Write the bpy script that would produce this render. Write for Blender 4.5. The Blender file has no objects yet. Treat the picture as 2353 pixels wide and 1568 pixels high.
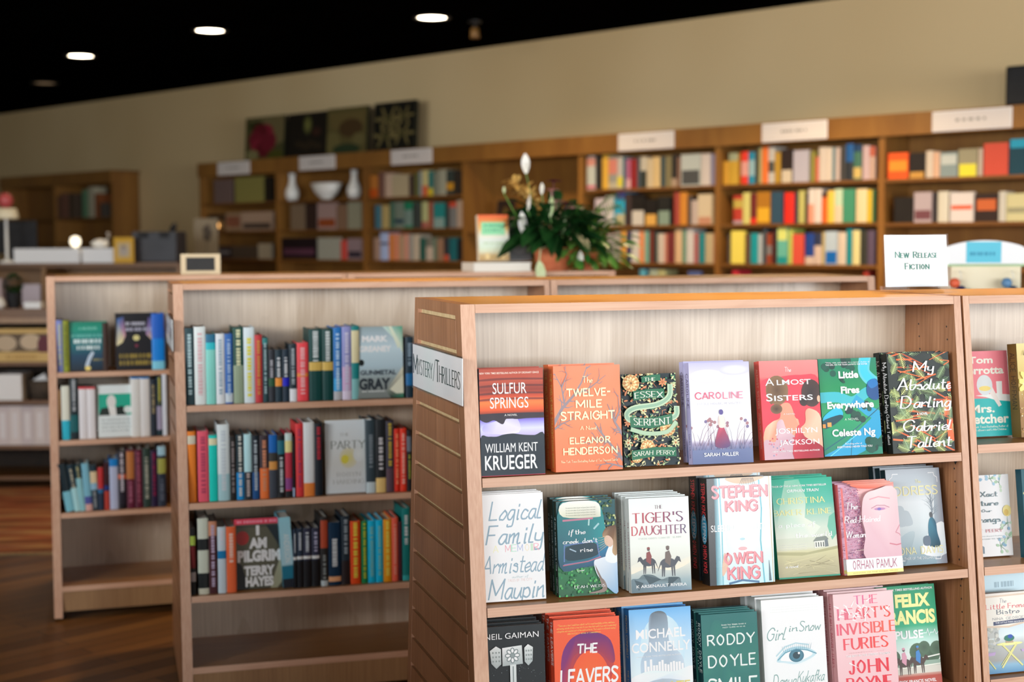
import bpy, math, random, re
from mathutils import Matrix, Vector
sc = bpy.context.scene
COL = sc.collection
RND = random.Random(11)

# ---------------------------------------------------------------- camera, world, light, exposure
EYE = 1.502                      # lens height above the floor
cd = bpy.data.cameras.new('camera'); cam = bpy.data.objects.new('camera', cd); COL.objects.link(cam); sc.camera = cam
cd.sensor_width = 36.0; cd.lens = 3268.0 / 2353.0 * 36.0
p_, r_ = 0.0702, -0.0038
Rv = Vector((1, 0, 0)); Uv = Vector((0, math.sin(p_), math.cos(p_))); Fv = Vector((0, math.cos(p_), -math.sin(p_)))
rc = Rv * math.cos(r_) + Uv * math.sin(r_); uc = Uv * math.cos(r_) - Rv * math.sin(r_)
cam.matrix_world = Matrix(((rc.x, uc.x, -Fv.x, 0), (rc.y, uc.y, -Fv.y, 0), (rc.z, uc.z, -Fv.z, EYE), (0, 0, 0, 1)))
cd.dof.use_dof = True; cd.dof.focus_distance = 3.25; cd.dof.aperture_fstop = 2.5; cd.dof.aperture_blades = 0
cd.clip_end = 100

w = bpy.data.worlds.new('daylight'); sc.world = w; w.use_nodes = True
bgn = w.node_tree.nodes['Background']; bgn.inputs[0].default_value = (0.8, 0.9, 1.0, 1); bgn.inputs[1].default_value = 1.0

vs = sc.view_settings; vs.view_transform = 'Standard'; vs.look = 'None'; vs.gamma = 1.0; vs.exposure = 0.25; vs.use_curve_mapping = False
sc.cycles.max_bounces = 6; sc.cycles.diffuse_bounces = 4; sc.cycles.glossy_bounces = 3; sc.cycles.transparent_max_bounces = 8
sc.cycles.use_denoising = True; sc.cycles.sample_clamp_indirect = 4.0; sc.cycles.caustics_reflective = False; sc.cycles.caustics_refractive = False

# the room is turned 44 degrees to the lens axis: U runs along the back wall, N points from that wall into the room
WYAW = -0.7692
WU = Vector((math.cos(WYAW), math.sin(WYAW), 0)); WN = Vector((math.sin(WYAW), -math.cos(WYAW), 0))
CEIL = EYE + 1.591
def area(name, loc, target, sx, sy, power, color):
    l = bpy.data.lights.new(name, 'AREA'); l.shape = 'RECTANGLE'; l.size = sx; l.size_y = sy; l.energy = power; l.color = color
    o = bpy.data.objects.new(name, l); COL.objects.link(o); o.location = loc
    o.rotation_euler = (Vector(target) - Vector(loc)).to_track_quat('-Z', 'Y').to_euler()
    return o
WIN_D = 6.2                      # the window wall stands this far along U from the lens
DAY = (0.96, 0.985, 1.0)
for s in (-5.0, -1.9, 1.2):          # daylight through the three shop windows of the right wall
    c = WU * WIN_D + WN * s
    area('window_daylight', (c.x, c.y, 1.95), (c.x - WU.x, c.y - WU.y, 1.90), 2.9, 1.9, 165, DAY)
FRONT_D = 4.2                    # the shop front stands this far behind the lens
for s in (-2.6, .5, 3.6):            # and through the three windows of the shop front
    c = WU * s + WN * (FRONT_D - .25)
    area('window_daylight', (c.x, c.y, 1.95), (c.x - WN.x, c.y - WN.y, 1.92), 2.9, 1.9, 330 if s < 0 else 150, DAY)

# ---------------------------------------------------------------- colours and materials
def lin(h, k=1.0):
    h = h.lstrip('#'); o = []
    for i in (0, 2, 4):
        v = int(h[i:i+2], 16) / 255.0
        v = v / 12.92 if v <= 0.04045 else ((v + 0.055) / 1.055) ** 2.4
        o.append(min(v * k, 0.86))
    return tuple(o)
def mix(a, b, t): return tuple(a[i] + (b[i] - a[i]) * t for i in range(3))
M = {}
def nm(name, color=(.5, .5, .5), rough=.5, spec=.5, metal=0.0):
    m = bpy.data.materials.new(name); m.use_nodes = True; n = m.node_tree.nodes; b = n['Principled BSDF']
    b.inputs['Base Color'].default_value = (*color, 1); b.inputs['Roughness'].default_value = rough
    b.inputs['Specular IOR Level'].default_value = spec; b.inputs['Metallic'].default_value = metal
    M[name] = m; return m, n, m.node_tree.links, b
def mottled(name, c1, c2, rough=.5, scale=(8, 8, 8), spec=.5, detail=4.0, bump=0.0, metal=0.0, lo=.35, hi=.65):
    m, n, L, b = nm(name, c1, rough, spec, metal)
    tc = n.new('ShaderNodeTexCoord'); mp = n.new('ShaderNodeMapping'); no = n.new('ShaderNodeTexNoise'); cr = n.new('ShaderNodeValToRGB')
    mp.inputs['Scale'].default_value = scale; no.inputs['Scale'].default_value = 1.0; no.inputs['Detail'].default_value = detail
    cr.color_ramp.elements[0].color = (*c1, 1); cr.color_ramp.elements[1].color = (*c2, 1)
    cr.color_ramp.elements[0].position = lo; cr.color_ramp.elements[1].position = hi
    L.new(tc.outputs['Object'], mp.inputs['Vector']); L.new(mp.outputs[0], no.inputs['Vector']); L.new(no.outputs[0], cr.inputs[0]); L.new(cr.outputs[0], b.inputs['Base Color'])
    if bump:
        bp = n.new('ShaderNodeBump'); bp.inputs['Strength'].default_value = bump; bp.inputs['Distance'].default_value = .002
        L.new(no.outputs[0], bp.inputs['Height']); L.new(bp.outputs[0], b.inputs['Normal'])
    return m
def wood(name, c1, c2, rough, axis='z', fine=220.0, figure=5.0, spec=.5, streak=.5):
    """veneer: fine pores along the grain over a broad cloudy figure"""
    m, n, L, b = nm(name, c1, rough, spec)
    tc = n.new('ShaderNodeTexCoord')
    def noise(sx, al, det, dist=0.0):
        mp = n.new('ShaderNodeMapping'); v = [sx, sx, sx]; v['xyz'.index(axis)] = al; mp.inputs['Scale'].default_value = v
        no = n.new('ShaderNodeTexNoise'); no.inputs['Scale'].default_value = 1.0; no.inputs['Detail'].default_value = det; no.inputs['Distortion'].default_value = dist
        L.new(tc.outputs['Object'], mp.inputs['Vector']); L.new(mp.outputs[0], no.inputs['Vector']); return no
    a = noise(fine, fine * .02, 3.0); f = noise(figure, figure * .28, 3.0, 1.2)
    mx = n.new('ShaderNodeMix'); mx.data_type = 'FLOAT'; mx.inputs[0].default_value = streak
    L.new(f.outputs[0], mx.inputs[2]); L.new(a.outputs[0], mx.inputs[3])
    cr = n.new('ShaderNodeValToRGB'); cr.color_ramp.elements[0].color = (*c1, 1); cr.color_ramp.elements[1].color = (*c2, 1)
    cr.color_ramp.elements[0].position = .36; cr.color_ramp.elements[1].position = .64
    L.new(mx.outputs[0], cr.inputs[0]); L.new(cr.outputs[0], b.inputs['Base Color'])
    mr = n.new('ShaderNodeMapRange'); mr.inputs[3].default_value = rough * .85; mr.inputs[4].default_value = rough * 1.2
    L.new(f.outputs[0], mr.inputs[0]); L.new(mr.outputs[0], b.inputs['Roughness'])
    return m
def vcol(name, rough, spec=.5, coat=0.0):
    """printed surface: the ink colours are stored on the mesh, the gloss varies a little"""
    m, n, L, b = nm(name, (.5, .5, .5), rough, spec)
    at = n.new('ShaderNodeVertexColor'); at.layer_name = 'Col'; L.new(at.outputs[0], b.inputs['Base Color'])
    tc = n.new('ShaderNodeTexCoord'); no = n.new('ShaderNodeTexNoise'); no.inputs['Scale'].default_value = 14.0
    mr = n.new('ShaderNodeMapRange'); mr.inputs[3].default_value = rough * .8; mr.inputs[4].default_value = rough * 1.25
    L.new(tc.outputs['Object'], no.inputs['Vector']); L.new(no.outputs[0], mr.inputs[0]); L.new(mr.outputs[0], b.inputs['Roughness'])
    b.inputs['Coat Weight'].default_value = coat; b.inputs['Coat Roughness'].default_value = .15
    return m
def glow(name, color, strength):
    m, n, L, b = nm(name, color, .5); b.inputs['Emission Color'].default_value = (*color, 1); b.inputs['Emission Strength'].default_value = strength; return m
def clear(name, tint=(1, 1, 1)):
    """thin clear plastic: see-through, with a reflection that grows towards grazing view"""
    m = bpy.data.materials.new(name); m.use_nodes = True; n = m.node_tree.nodes; L = m.node_tree.links; n.clear()
    o = n.new('ShaderNodeOutputMaterial'); t = n.new('ShaderNodeBsdfTransparent'); g = n.new('ShaderNodeBsdfGlossy'); x = n.new('ShaderNodeMixShader'); lw = n.new('ShaderNodeLayerWeight')
    pw = n.new('ShaderNodeMath'); pw.operation = 'POWER'; pw.inputs[1].default_value = 5.0; ma = n.new('ShaderNodeMath'); ma.operation = 'MULTIPLY_ADD'; ma.inputs[1].default_value = .25; ma.inputs[2].default_value = .008
    t.inputs[0].default_value = (*tint, 1); g.inputs['Roughness'].default_value = .05; lw.inputs[0].default_value = .5
    L.new(lw.outputs['Facing'], pw.inputs[0]); L.new(pw.outputs[0], ma.inputs[0]); L.new(ma.outputs[0], x.inputs[0]); L.new(t.outputs[0], x.inputs[1]); L.new(g.outputs[0], x.inputs[2]); L.new(x.outputs[0], o.inputs[0]); M[name] = m; return m

EDGE1, EDGE2 = lin('#c19072'), lin('#d6ab8e')
wood('edge_z', EDGE1, EDGE2, .42, 'z', 260, 9)
wood('edge_x', EDGE1, EDGE2, .42, 'x', 260, 9)
wood('panel_z', lin('#8e5e3c'), lin('#b98560'), .36, 'z', 210, 5)
wood('top_x', lin('#b98242'), lin('#d09e58'), .3, 'x', 240, 5)
wood('back_z', lin('#b29b82'), lin('#dccab4'), .27, 'z', 170, 4.2, .9, .38)
wood('shelf_x', lin('#9c6a3a'), lin('#b98450'), .34, 'x', 240, 6)
wood('kick_z', lin('#8f6a48'), lin('#a8835c'), .4, 'z', 200, 5)
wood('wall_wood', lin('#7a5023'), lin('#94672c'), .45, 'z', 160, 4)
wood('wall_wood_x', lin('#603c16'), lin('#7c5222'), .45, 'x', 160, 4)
mottled('fibreboard', lin('#c7ad80'), lin('#d6bf92'), .8, (60, 60, 60))
mottled('dark_gap', lin('#1c130c'), lin('#2a1c10'), .8, (20, 20, 20))
mottled('pin_black', (.01, .01, .01), (.025, .025, .025), .4, (90, 90, 90))
mottled('paper', lin('#e8e4da'), lin('#f2eee6'), .8, (4, 4, 900))
mottled('paper_side', lin('#e3ddd0'), lin('#f0ebe0'), .8, (900, 900, 4))
mottled('card_white', lin('#eef1f2'), lin('#f4f6f7'), .45, (3, 3, 3))
mottled('black_plastic', (.012, .012, .013), (.02, .02, .022), .6, (30, 30, 30), spec=.25)
mottled('charcoal', lin('#2a2b31'), lin('#34353c'), .5, (6, 6, 6))
mottled('terracotta', lin('#c4653e'), lin('#d57c50'), .75, (12, 12, 30), bump=.2)
mottled('soil', lin('#2a1c12'), lin('#3c2a1a'), .95, (60, 60, 60), bump=.6)
mottled('leaf_dark', lin('#0f2f14'), lin('#1f4a20'), .32, (9, 9, 9))
mottled('leaf_light', lin('#2c6a26'), lin('#6c9a40'), .4, (9, 9, 9))
mottled('petal_white', lin('#f2ecdc'), lin('#faf6ea'), .5, (20, 20, 20))
mottled('petal_green', lin('#b8cf94'), lin('#d4e0b4'), .5, (20, 20, 20))
mottled('petal_pink', lin('#c98a86'), lin('#dba9a0'), .5, (20, 20, 20))
mottled('petal_plum', lin('#4a1230'), lin('#6a2040'), .5, (20, 20, 20))
mottled('plume_gold', lin('#c79a4a'), lin('#dcb86a'), .6, (30, 30, 30))
mottled('porcelain', lin('#f0ede4'), lin('#f8f5ec'), .25, (3, 3, 3))
mottled('cream_board', lin('#e6d9b8'), lin('#efe5c8'), .6, (5, 5, 5))
vcol('ink', .42, .32)
vcol('ink_matt', .55, .35)
vcol('ink_foil', .26, .5, .12)
clear('clear_acrylic')

# ---------------------------------------------------------------- mesh helper
class MB:
    def __init__(s): s.v = []; s.f = []; s.m = []; s.c = []; s.col = False
    def face(s, pts, m=0, c=None):
        i = len(s.v); s.v.extend(pts); s.f.append(tuple(range(i, i + len(pts)))); s.m.append(m)
        if c is None: s.c.append(None)
        else:
            s.col = True
            s.c.append([c] * len(pts) if isinstance(c[0], (int, float)) else list(c))
    def hexa(s, p, m=0, c=None, mats=None):
        """p: 8 corners, 0-3 bottom ring, 4-7 top ring (counter-clockwise seen from above); mats = (bottom, top, s0, s1, s2, s3)"""
        q = [(3, 2, 1, 0), (4, 5, 6, 7), (0, 1, 5, 4), (1, 2, 6, 5), (2, 3, 7, 6), (3, 0, 4, 7)]
        for k, f in enumerate(q): s.face([p[i] for i in f], mats[k] if mats else m, c)
    def box(s, x0, x1, y0, y1, z0, z1, m=0, c=None, mats=None):
        s.hexa([(x0, y0, z0), (x1, y0, z0), (x1, y1, z0), (x0, y1, z0), (x0, y0, z1), (x1, y0, z1), (x1, y1, z1), (x0, y1, z1)], m, c, mats)
    def slant(s, x0, x1, yf0, yb0, z0, yf1, yb1, z1, m=0, mats=None, c=None):
        s.hexa([(x0, yf0, z0), (x1, yf0, z0), (x1, yb0, z0), (x0, yb0, z0), (x0, yf1, z1), (x1, yf1, z1), (x1, yb1, z1), (x0, yb1, z1)], m, c, mats)
    def lathe(s, prof, n=24, m=0, c=None, cx=0, cy=0, sx=1, sy=1):
        for k in range(n):
            a0, a1 = 2 * math.pi * k / n, 2 * math.pi * (k + 1) / n
            for (r0, z0), (r1, z1) in zip(prof, prof[1:]):
                P = lambda r, a, z: (cx + r * sx * math.cos(a), cy + r * sy * math.sin(a), z)
                if r0 < 1e-6 and r1 < 1e-6: continue
                if r0 < 1e-6: s.face([P(0, 0, z0), P(r1, a1, z1), P(r1, a0, z1)], m, c)
                elif r1 < 1e-6: s.face([P(r0, a0, z0), P(r0, a1, z0), P(0, 0, z1)], m, c)
                else: s.face([P(r0, a0, z0), P(r0, a1, z0), P(r1, a1, z1), P(r1, a0, z1)], m, c)
    def tube(s, pts, r, n=8, m=0, c=None):
        P = [Vector(p) for p in pts]; rings = []
        for i, p in enumerate(P):
            d = (P[min(i + 1, len(P) - 1)] - P[max(i - 1, 0)]).normalized()
            a = d.cross(Vector((0, 0, 1))) if abs(d.z) < .95 else d.cross(Vector((1, 0, 0)))
            a.normalize(); b = d.cross(a); rr = r[i] if isinstance(r, (list, tuple)) else r
            rings.append([tuple(p + a * rr * math.cos(2 * math.pi * k / n) + b * rr * math.sin(2 * math.pi * k / n)) for k in range(n)])
        for A, B in zip(rings, rings[1:]):
            for k in range(n): s.face([A[k], A[(k + 1) % n], B[(k + 1) % n], B[k]], m, c)
        s.face(rings[0][::-1], m, c); s.face(rings[-1], m, c)
    def build(s, name, mats, parent=None, smooth=False, weld=False, bevel=0.0):
        me = bpy.data.meshes.new(name); me.from_pydata(s.v, [], s.f)
        for x in (mats if isinstance(mats, (list, tuple)) else [mats]): me.materials.append(M[x])
        me.polygons.foreach_set('material_index', s.m)
        if s.col:
            ca = me.color_attributes.new('Col', 'FLOAT_COLOR', 'CORNER'); data = []
            for f, c in zip(s.f, s.c):
                for k in range(len(f)): data.extend((*(c[k] if c else (.5, .5, .5)), 1.0))
            ca.data.foreach_set('color', data)
        if smooth: me.polygons.foreach_set('use_smooth', [True] * len(s.f))
        me.validate(); me.update()
        if weld or smooth or bevel:
            import bmesh
            b = bmesh.new(); b.from_mesh(me); bmesh.ops.remove_doubles(b, verts=b.verts, dist=1e-5)
            bmesh.ops.recalc_face_normals(b, faces=b.faces); b.to_mesh(me); b.free()
        o = bpy.data.objects.new(name, me); COL.objects.link(o)
        if parent: o.parent = parent
        if bevel:
            bv = o.modifiers.new('bevel', 'BEVEL'); bv.width = bevel; bv.segments = 2; bv.limit_method = 'ANGLE'
        return o
def tag(o, label, cat, group=None, kind=None):
    if label: o['label'] = label
    if cat: o['category'] = cat
    if group: o['group'] = group
    if kind: o['kind'] = kind
    return o
def thing(name, label, cat, loc=(0, 0, 0), rot=(0, 0, 0), group=None):
    o = bpy.data.objects.new(name, None); COL.objects.link(o); o.location = loc; o.rotation_euler = rot; o.empty_display_size = .1
    return tag(o, label, cat, group)
class Frame:
    def __init__(s, x, y, yaw): s.o = Vector((x, y, 0)); s.yaw = yaw; s.l = Vector((math.cos(yaw), math.sin(yaw), 0)); s.n = Vector((-math.sin(yaw), math.cos(yaw), 0))
    def pt(s, a, b, z=0.0): v = s.o + s.l * a + s.n * b; return Vector((v.x, v.y, z))
# ---------------------------------------------------------------- lettering: the built-in sans face and two pen-stroke alphabets
_bf = {}; CAPH = [1.0]
def bfont(s, bold=0.0):
    """triangles of a line of text in the default face, cap height 1, left edge at 0"""
    if (s, bold) in _bf: return _bf[(s, bold)]
    cu = bpy.data.curves.new('t', 'FONT'); cu.body = s; cu.size = 1.0; cu.offset = bold; cu.resolution_u = 3
    o = bpy.data.objects.new('t', cu); COL.objects.link(o)
    dg = bpy.context.evaluated_depsgraph_get(); me = o.evaluated_get(dg).to_mesh()
    vs_ = [(v.co.x, v.co.y) for v in me.vertices]; fs = [tuple(p.vertices) for p in me.polygons]
    o.evaluated_get(dg).to_mesh_clear(); bpy.data.objects.remove(o); bpy.data.curves.remove(cu)
    if vs_:
        x0 = min(v[0] for v in vs_); x1 = max(v[0] for v in vs_)
        k = 1 / CAPH[0]
        vs_ = [((x - x0) * k, y * k) for x, y in vs_]; wd = (x1 - x0) * k
    else: wd = .3
    _bf[(s, bold)] = ([[vs_[i] for i in f] for f in fs], wd); return _bf[(s, bold)]
CAPH[0] = max(y for q in bfont('H')[0] for _, y in q); _bf.clear()
CAPS = {'A': (8, '004a80 2363'), 'B': (6, '000a ~0a3a595735 05 ~0535545330? 00'), 'C': (8, '~886a3a0703306082'), 'D': (8, '000a ~0a4a77734000'),
 'E': (6, '60000a6a 0555'), 'F': (6, '000a6a 0555'), 'G': (8, '~886a3a0703306082 828555'), 'H': (8, '0a00 8a80 0585'), 'I': (2, '1a10'), 'J': (5, '~4a43301002'),
 'K': (7, '0a00 7a04 2670'), 'L': (6, '0a0060'), 'M': (10, '000a52aaa0'), 'N': (8, '000a808a'), 'O': (9, '~4a17134073774a'), 'P': (6, '0a00 ~0a4a69674505'),
 'Q': (9, '~4a17134073774a 5390'), 'R': (7, '0a00 ~0a4a69674505 3570'), 'S': (6, '~594a1a080746645251? '), 'T': (8, '4a40 0a8a'), 'U': (8, '~0a033050837a'), 'V': (8, '0a408a'),
 'W': (12, '0a306a90ca'), 'X': (8, '0a80 8a00'), 'Y': (8, '0a458a 4540'), 'Z': (7, '0a7a0070'), '-': (5, '0545'), '/': (7, '006a'), "'": (2, '1a17'), '.': (2, '0010'), ',': (2, '1100'), '1': (3, '082a20'), '#': (7, '2020'), ' ': (5, ''), '&': (7, '~70268a'), '"': (3, '0a07 2a27')}
CAPS['B'] = (7, '0a00 ~0a4a69674505 ~055574725000'); CAPS['S'] = (6, '~694a1a08265462401001'); CAPS['U'] = (8, '~0a032050838a')
LOW = {'a': (6, '~592906143457 ~595564'), 'b': (6, '~0e061434575908'), 'c': (5, '~582906144455'), 'd': (6, '~592906143457 5e5564'), 'e': (5, '~0657493907143455'), 'f': (5, '~5d3e2b20 095a'),
 'g': (6, '~592906143457 ~5951301011'), 'h': (6, '0e04 ~0739585464'), 'i': (3, '~191424 1b1c'), 'k': (6, '0e04 5906 2654'), 'l': (3, '~1e051434'), 'm': (9, '0904 ~0729393634 ~3759696484'),
 'n': (6, '0904 ~0739495464'), 'o': (5, '~39060414345739'), 'p': (6, '0900 ~083957553405'), 'r': (5, '0904 ~07394958'), 's': (5, '~482908474405'), 't': (5, '~2d253454 0a5a'),
 'u': (6, '~0905143458 595564'), 'v': (5, '092459'), 'w': (8, '0924486489'), 'y': (6, '~0906154557 ~5951301011'), '-': (5, '1747'), ' ': (4, ''), "'": (2, '1e1b'), '.': (2, '0414'), ',': (2, '0502')}
D36 = '0123456789abcdefghijklmnopqrstuvwxyz'
def strokes(desc):
    out = []
    for st in desc.split():
        sm = st[0] == '~'; st = st.lstrip('~').replace('?', ''); pts = [(D36.index(st[i]), D36.index(st[i + 1])) for i in range(0, len(st) - 1, 2)]
        if sm and len(pts) > 2:
            q = []; P = [pts[0]] + pts + [pts[-1]]
            for i in range(1, len(P) - 2):
                for k in range(5):
                    t = k / 5.0
                    q.append(tuple(.5 * (2 * P[i][j] + (P[i+1][j] - P[i-1][j]) * t + (2 * P[i-1][j] - 5 * P[i][j] + 4 * P[i+1][j] - P[i+2][j]) * t * t + (3 * P[i][j] - P[i-1][j] - 3 * P[i+1][j] + P[i+2][j]) * t ** 3) for j in (0, 1)))
            q.append(pts[-1]); pts = q
        out.append(pts)
    return out
def ribbon(pts, wfun, cap=.5):
    """mitred strips along a pen stroke; returns a list of strips, each a list of quads that only share edges"""
    P = [pts[0]]
    for q in pts[1:]:
        if math.hypot(q[0] - P[-1][0], q[1] - P[-1][1]) > 1e-6: P.append(q)
    if len(P) < 2: return []
    runs, cur = [], [P[0]]
    for i in range(1, len(P)):
        cur.append(P[i])
        if i < len(P) - 1:
            a1 = math.atan2(P[i][1] - P[i-1][1], P[i][0] - P[i-1][0]); a2 = math.atan2(P[i+1][1] - P[i][1], P[i+1][0] - P[i][0])
            if abs((a2 - a1 + math.pi) % (2 * math.pi) - math.pi) > 1.0: runs.append(cur); cur = [P[i]]
    runs.append(cur); out = []
    for R_ in runs:
        n = len(R_); D = []
        for i in range(n - 1): l = math.hypot(R_[i+1][0] - R_[i][0], R_[i+1][1] - R_[i][1]); D.append(((R_[i+1][0] - R_[i][0]) / l, (R_[i+1][1] - R_[i][1]) / l))
        side = []
        for i in range(n):
            d0 = D[max(i - 1, 0)]; d1 = D[min(i, n - 2)]; tx, ty = d0[0] + d1[0], d0[1] + d1[1]; l = math.hypot(tx, ty) or 1; tx, ty = tx / l, ty / l
            w_ = wfun(tx, ty) * .5; x, y = R_[i]
            if i == 0: x -= tx * w_ * cap; y -= ty * w_ * cap
            if i == n - 1: x += tx * w_ * cap; y += ty * w_ * cap
            side.append(((x + ty * w_, y - tx * w_), (x - ty * w_, y + tx * w_)))
        out.append([[s0[0], s1[0], s1[1], s0[1]] for s0, s1 in zip(side, side[1:])])
    return out
def smooth(pts, k=4):
    n = len(pts); out = []
    for i in range(n):
        a, b, c, d = pts[i - 1], pts[i], pts[(i + 1) % n], pts[(i + 2) % n]
        for q in range(k):
            t = q / k; out.append(tuple(.5 * (2 * b[j] + (c[j] - a[j]) * t + (2 * a[j] - 5 * b[j] + 4 * c[j] - d[j]) * t * t + (3 * b[j] - a[j] - 3 * c[j] + d[j]) * t ** 3) for j in range(len(b))))
    return out
def pen(s, style, wt=1.0):
    """style: serif (small capitals), roman, sans, bold, script, hand; (polygon, strip number) pairs with cap height 1, and the total width"""
    x = 0.0; polys = []; script = style in ('script', 'hand'); lows = script or style == 'roman'
    for ch in s:
        low = ch.islower(); tw = 2.4
        if lows and ch in LOW and not ch.isupper(): (wd, d), off, sc_ = LOW[ch], 4, .1; tw = 1.0 if script else 1.7
        else:
            wd, d = CAPS.get(ch.upper(), (6, '00606a0a00')); off, sc_ = 0, .1
            if style == 'serif' and low: sc_ = .078
            if style == 'script': sc_ = .115
        k = 0
        for st in strokes(d):
            pts = [(px * sc_, (py - off) * sc_) for px, py in st]
            if style in ('serif', 'roman'): wf = lambda ux, uy: (.062 + .1 * abs(uy) ** 1.5 if style == 'serif' else .085 + .08 * abs(uy) ** 1.5) * wt
            elif style == 'sans': wf = lambda ux, uy: .13
            elif style == 'bold': wf = lambda ux, uy: .2
            elif style == 'hand': wf = lambda ux, uy: .085 + .03 * abs(uy)
            else: wf = lambda ux, uy: .085 + .085 * abs(uy) ** 1.5
            for strip in ribbon(pts, wf):
                polys += [([(a + x, b) for a, b in q], k % 6) for q in strip]; k += 1
            if style in ('serif', 'roman'):
                for (ax, ay), (bx, by) in ((pts[0], pts[1]), (pts[-1], pts[-2])):
                    if abs(by - ay) > .02 and abs(by - ay) > abs(bx - ax) and (abs(ay) < .02 or abs(ay - 10 * sc_) < .02 or off and abs(ay - .5) < .02):
                        polys.append(([(ax - .11 + x, ay - .022), (ax + .11 + x, ay - .022), (ax + .11 + x, ay + .022), (ax - .11 + x, ay + .022)], 5))
        x += (wd + tw) * sc_
    return polys, max(x - .2, .1)
def clip(poly, w_, h_):
    for ax, lim, sg in ((0, 0, 1), (0, w_, -1), (1, 0, 1), (1, h_, -1)):
        out = []
        for i in range(len(poly)):
            a, b = poly[i - 1], poly[i]; da, db = (a[ax] - lim) * sg, (b[ax] - lim) * sg
            if (da >= 0) != (db >= 0):
                t = da / (da - db); out.append(tuple(a[k] + (b[k] - a[k]) * t for k in range(len(a))))
            if db >= 0: out.append(b)
        poly = out
        if len(poly) < 3: return None
    return poly
def strokes_smooth(pts, k=5):
    P = [pts[0]] + list(pts) + [pts[-1]]; q = []
    for i in range(1, len(P) - 2):
        for u in range(k):
            t = u / k; q.append(tuple(.5 * (2 * P[i][j] + (P[i+1][j] - P[i-1][j]) * t + (2 * P[i-1][j] - 5 * P[i][j] + 4 * P[i+1][j] - P[i+2][j]) * t * t + (3 * P[i][j] - P[i-1][j] - 3 * P[i+1][j] + P[i+2][j]) * t ** 3) for j in (0, 1)))
    return q + [pts[-1]]
class Art:
    """a flat print: polygons in inks, x and y run 0..1 across the sheet; later shapes lie over earlier ones"""
    def __init__(s, w_, h_, k=1.0): s.w, s.h, s.k, s.items, s.lay = w_, h_, k, [], 0
    def C(s, c): return lin(c, s.k) if isinstance(c, str) else c
    def raw(s, poly, c, cols=None, sub=0):
        P = [(x, y) + (cols[i] if cols else c) for i, (x, y) in enumerate(poly)]
        P = clip(P, s.w, s.h)
        if P: s.items.append((s.lay + sub * .15, P))
    def p(s, pts, c, cols=None, step=True):
        s.lay += 1 if step else 0
        s.raw([(x * s.w, y * s.h) for x, y in pts], s.C(c) if c else None, [s.C(q) for q in cols] if cols else None); return s
    def b(s, pts, c, cols=None):
        """an outline with rounded turns"""
        if cols: q = smooth([tuple(p) + s.C(k) for p, k in zip(pts, cols)]); return s.p([p[:2] for p in q], None, [tuple(max(v, 0) for v in p[2:]) for p in q])
        return s.p(smooth(pts), c)
    def r(s, x0, y0, x1, y1, c): return s.p([(x0, y0), (x1, y0), (x1, y1), (x0, y1)], c)
    def grad(s, stops, x0=0, x1=1):
        s.lay += 1
        for (y0, a), (y1, b) in zip(stops, stops[1:]): s.p([(x0, y0), (x1, y0), (x1, y1), (x0, y1)], None, [a, a, b, b], False)
        return s
    def e(s, cx, cy, rx, ry, c, n=22, rot=0.0, edge=None):
        s.lay += 1; P = []
        for k in range(n):
            a = 2 * math.pi * k / n; x, y = rx * math.cos(a) * s.w, ry * math.sin(a) * s.h
            P.append((cx * s.w + x * math.cos(rot) - y * math.sin(rot), cy * s.h + x * math.sin(rot) + y * math.cos(rot)))
        if edge:
            m_ = (cx * s.w, cy * s.h)
            for k in range(n): s.raw([m_, P[k], P[(k + 1) % n]], None, [s.C(c), s.C(edge), s.C(edge)])
        else: s.raw(P, s.C(c))
        return s
    def line(s, pts, wd, c, taper=False, step=True, curve=False):
        s.lay += 1 if step else 0; s.sub = 0 if step else (getattr(s, 'sub', 0) + 1) % 6
        if curve: pts = strokes_smooth(pts)
        P = [(x * s.w, y * s.h) for x, y in pts]; L_ = sum(math.hypot(q[0] - p[0], q[1] - p[1]) for p, q in zip(P, P[1:])) or 1; k = wd * s.w
        for j, strip in enumerate(ribbon(P, lambda ux, uy: k)):
            n = len(strip)
            for i, q in enumerate(strip):
                if taper:
                    t0, t1 = 1 - .8 * i / n, 1 - .8 * (i + 1) / n; m0 = ((q[0][0] + q[3][0]) / 2, (q[0][1] + q[3][1]) / 2); m1 = ((q[1][0] + q[2][0]) / 2, (q[1][1] + q[2][1]) / 2)
                    f_ = lambda m, p, t: (m[0] + (p[0] - m[0]) * t, m[1] + (p[1] - m[1]) * t); q = [f_(m0, q[0], t0), f_(m1, q[1], t1), f_(m1, q[2], t1), f_(m0, q[3], t0)]
                s.raw(q, s.C(c), None, (s.sub + j) % 6)
        return s
    def t(s, txt, cx, cy, hh, ww, c, font='b', bold=.0, sl=0.0, arc=0.0, cols=None, rot=False):
        """one line of lettering centred on cx, cy; hh cap height / sheet height, ww width / sheet width (None keeps the face's own); rot reads downward"""
        polys, wd = bfont(txt, bold) if font == 'b' else pen(txt, font, 1 + bold * 10)
        if font == 'b': polys = [(q, 0) for q in polys]
        H_ = hh * (s.w if rot else s.h); Wt = (ww * (s.h if rot else s.w)) if ww else wd * H_; kx = Wt / max(wd, 1e-6); s.lay += 1
        for q, sub in polys:
            P = []
            for x, y in q:
                X = (x - wd / 2) * kx + sl * y * H_; Y = (y - .5) * H_
                if arc: Y += arc * s.h * (1 - (2 * X / max(Wt, 1e-6)) ** 2)
                P.append((cx * s.w + Y, cy * s.h - X) if rot else (cx * s.w + X, cy * s.h + Y))
            col = s.C(c)
            if cols: t_ = (sum(x for x, y in q) / len(q)) / wd; col = mix(s.C(cols[0]), s.C(cols[1]), t_)
            s.raw(P, col, None, sub)
        return s
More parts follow.
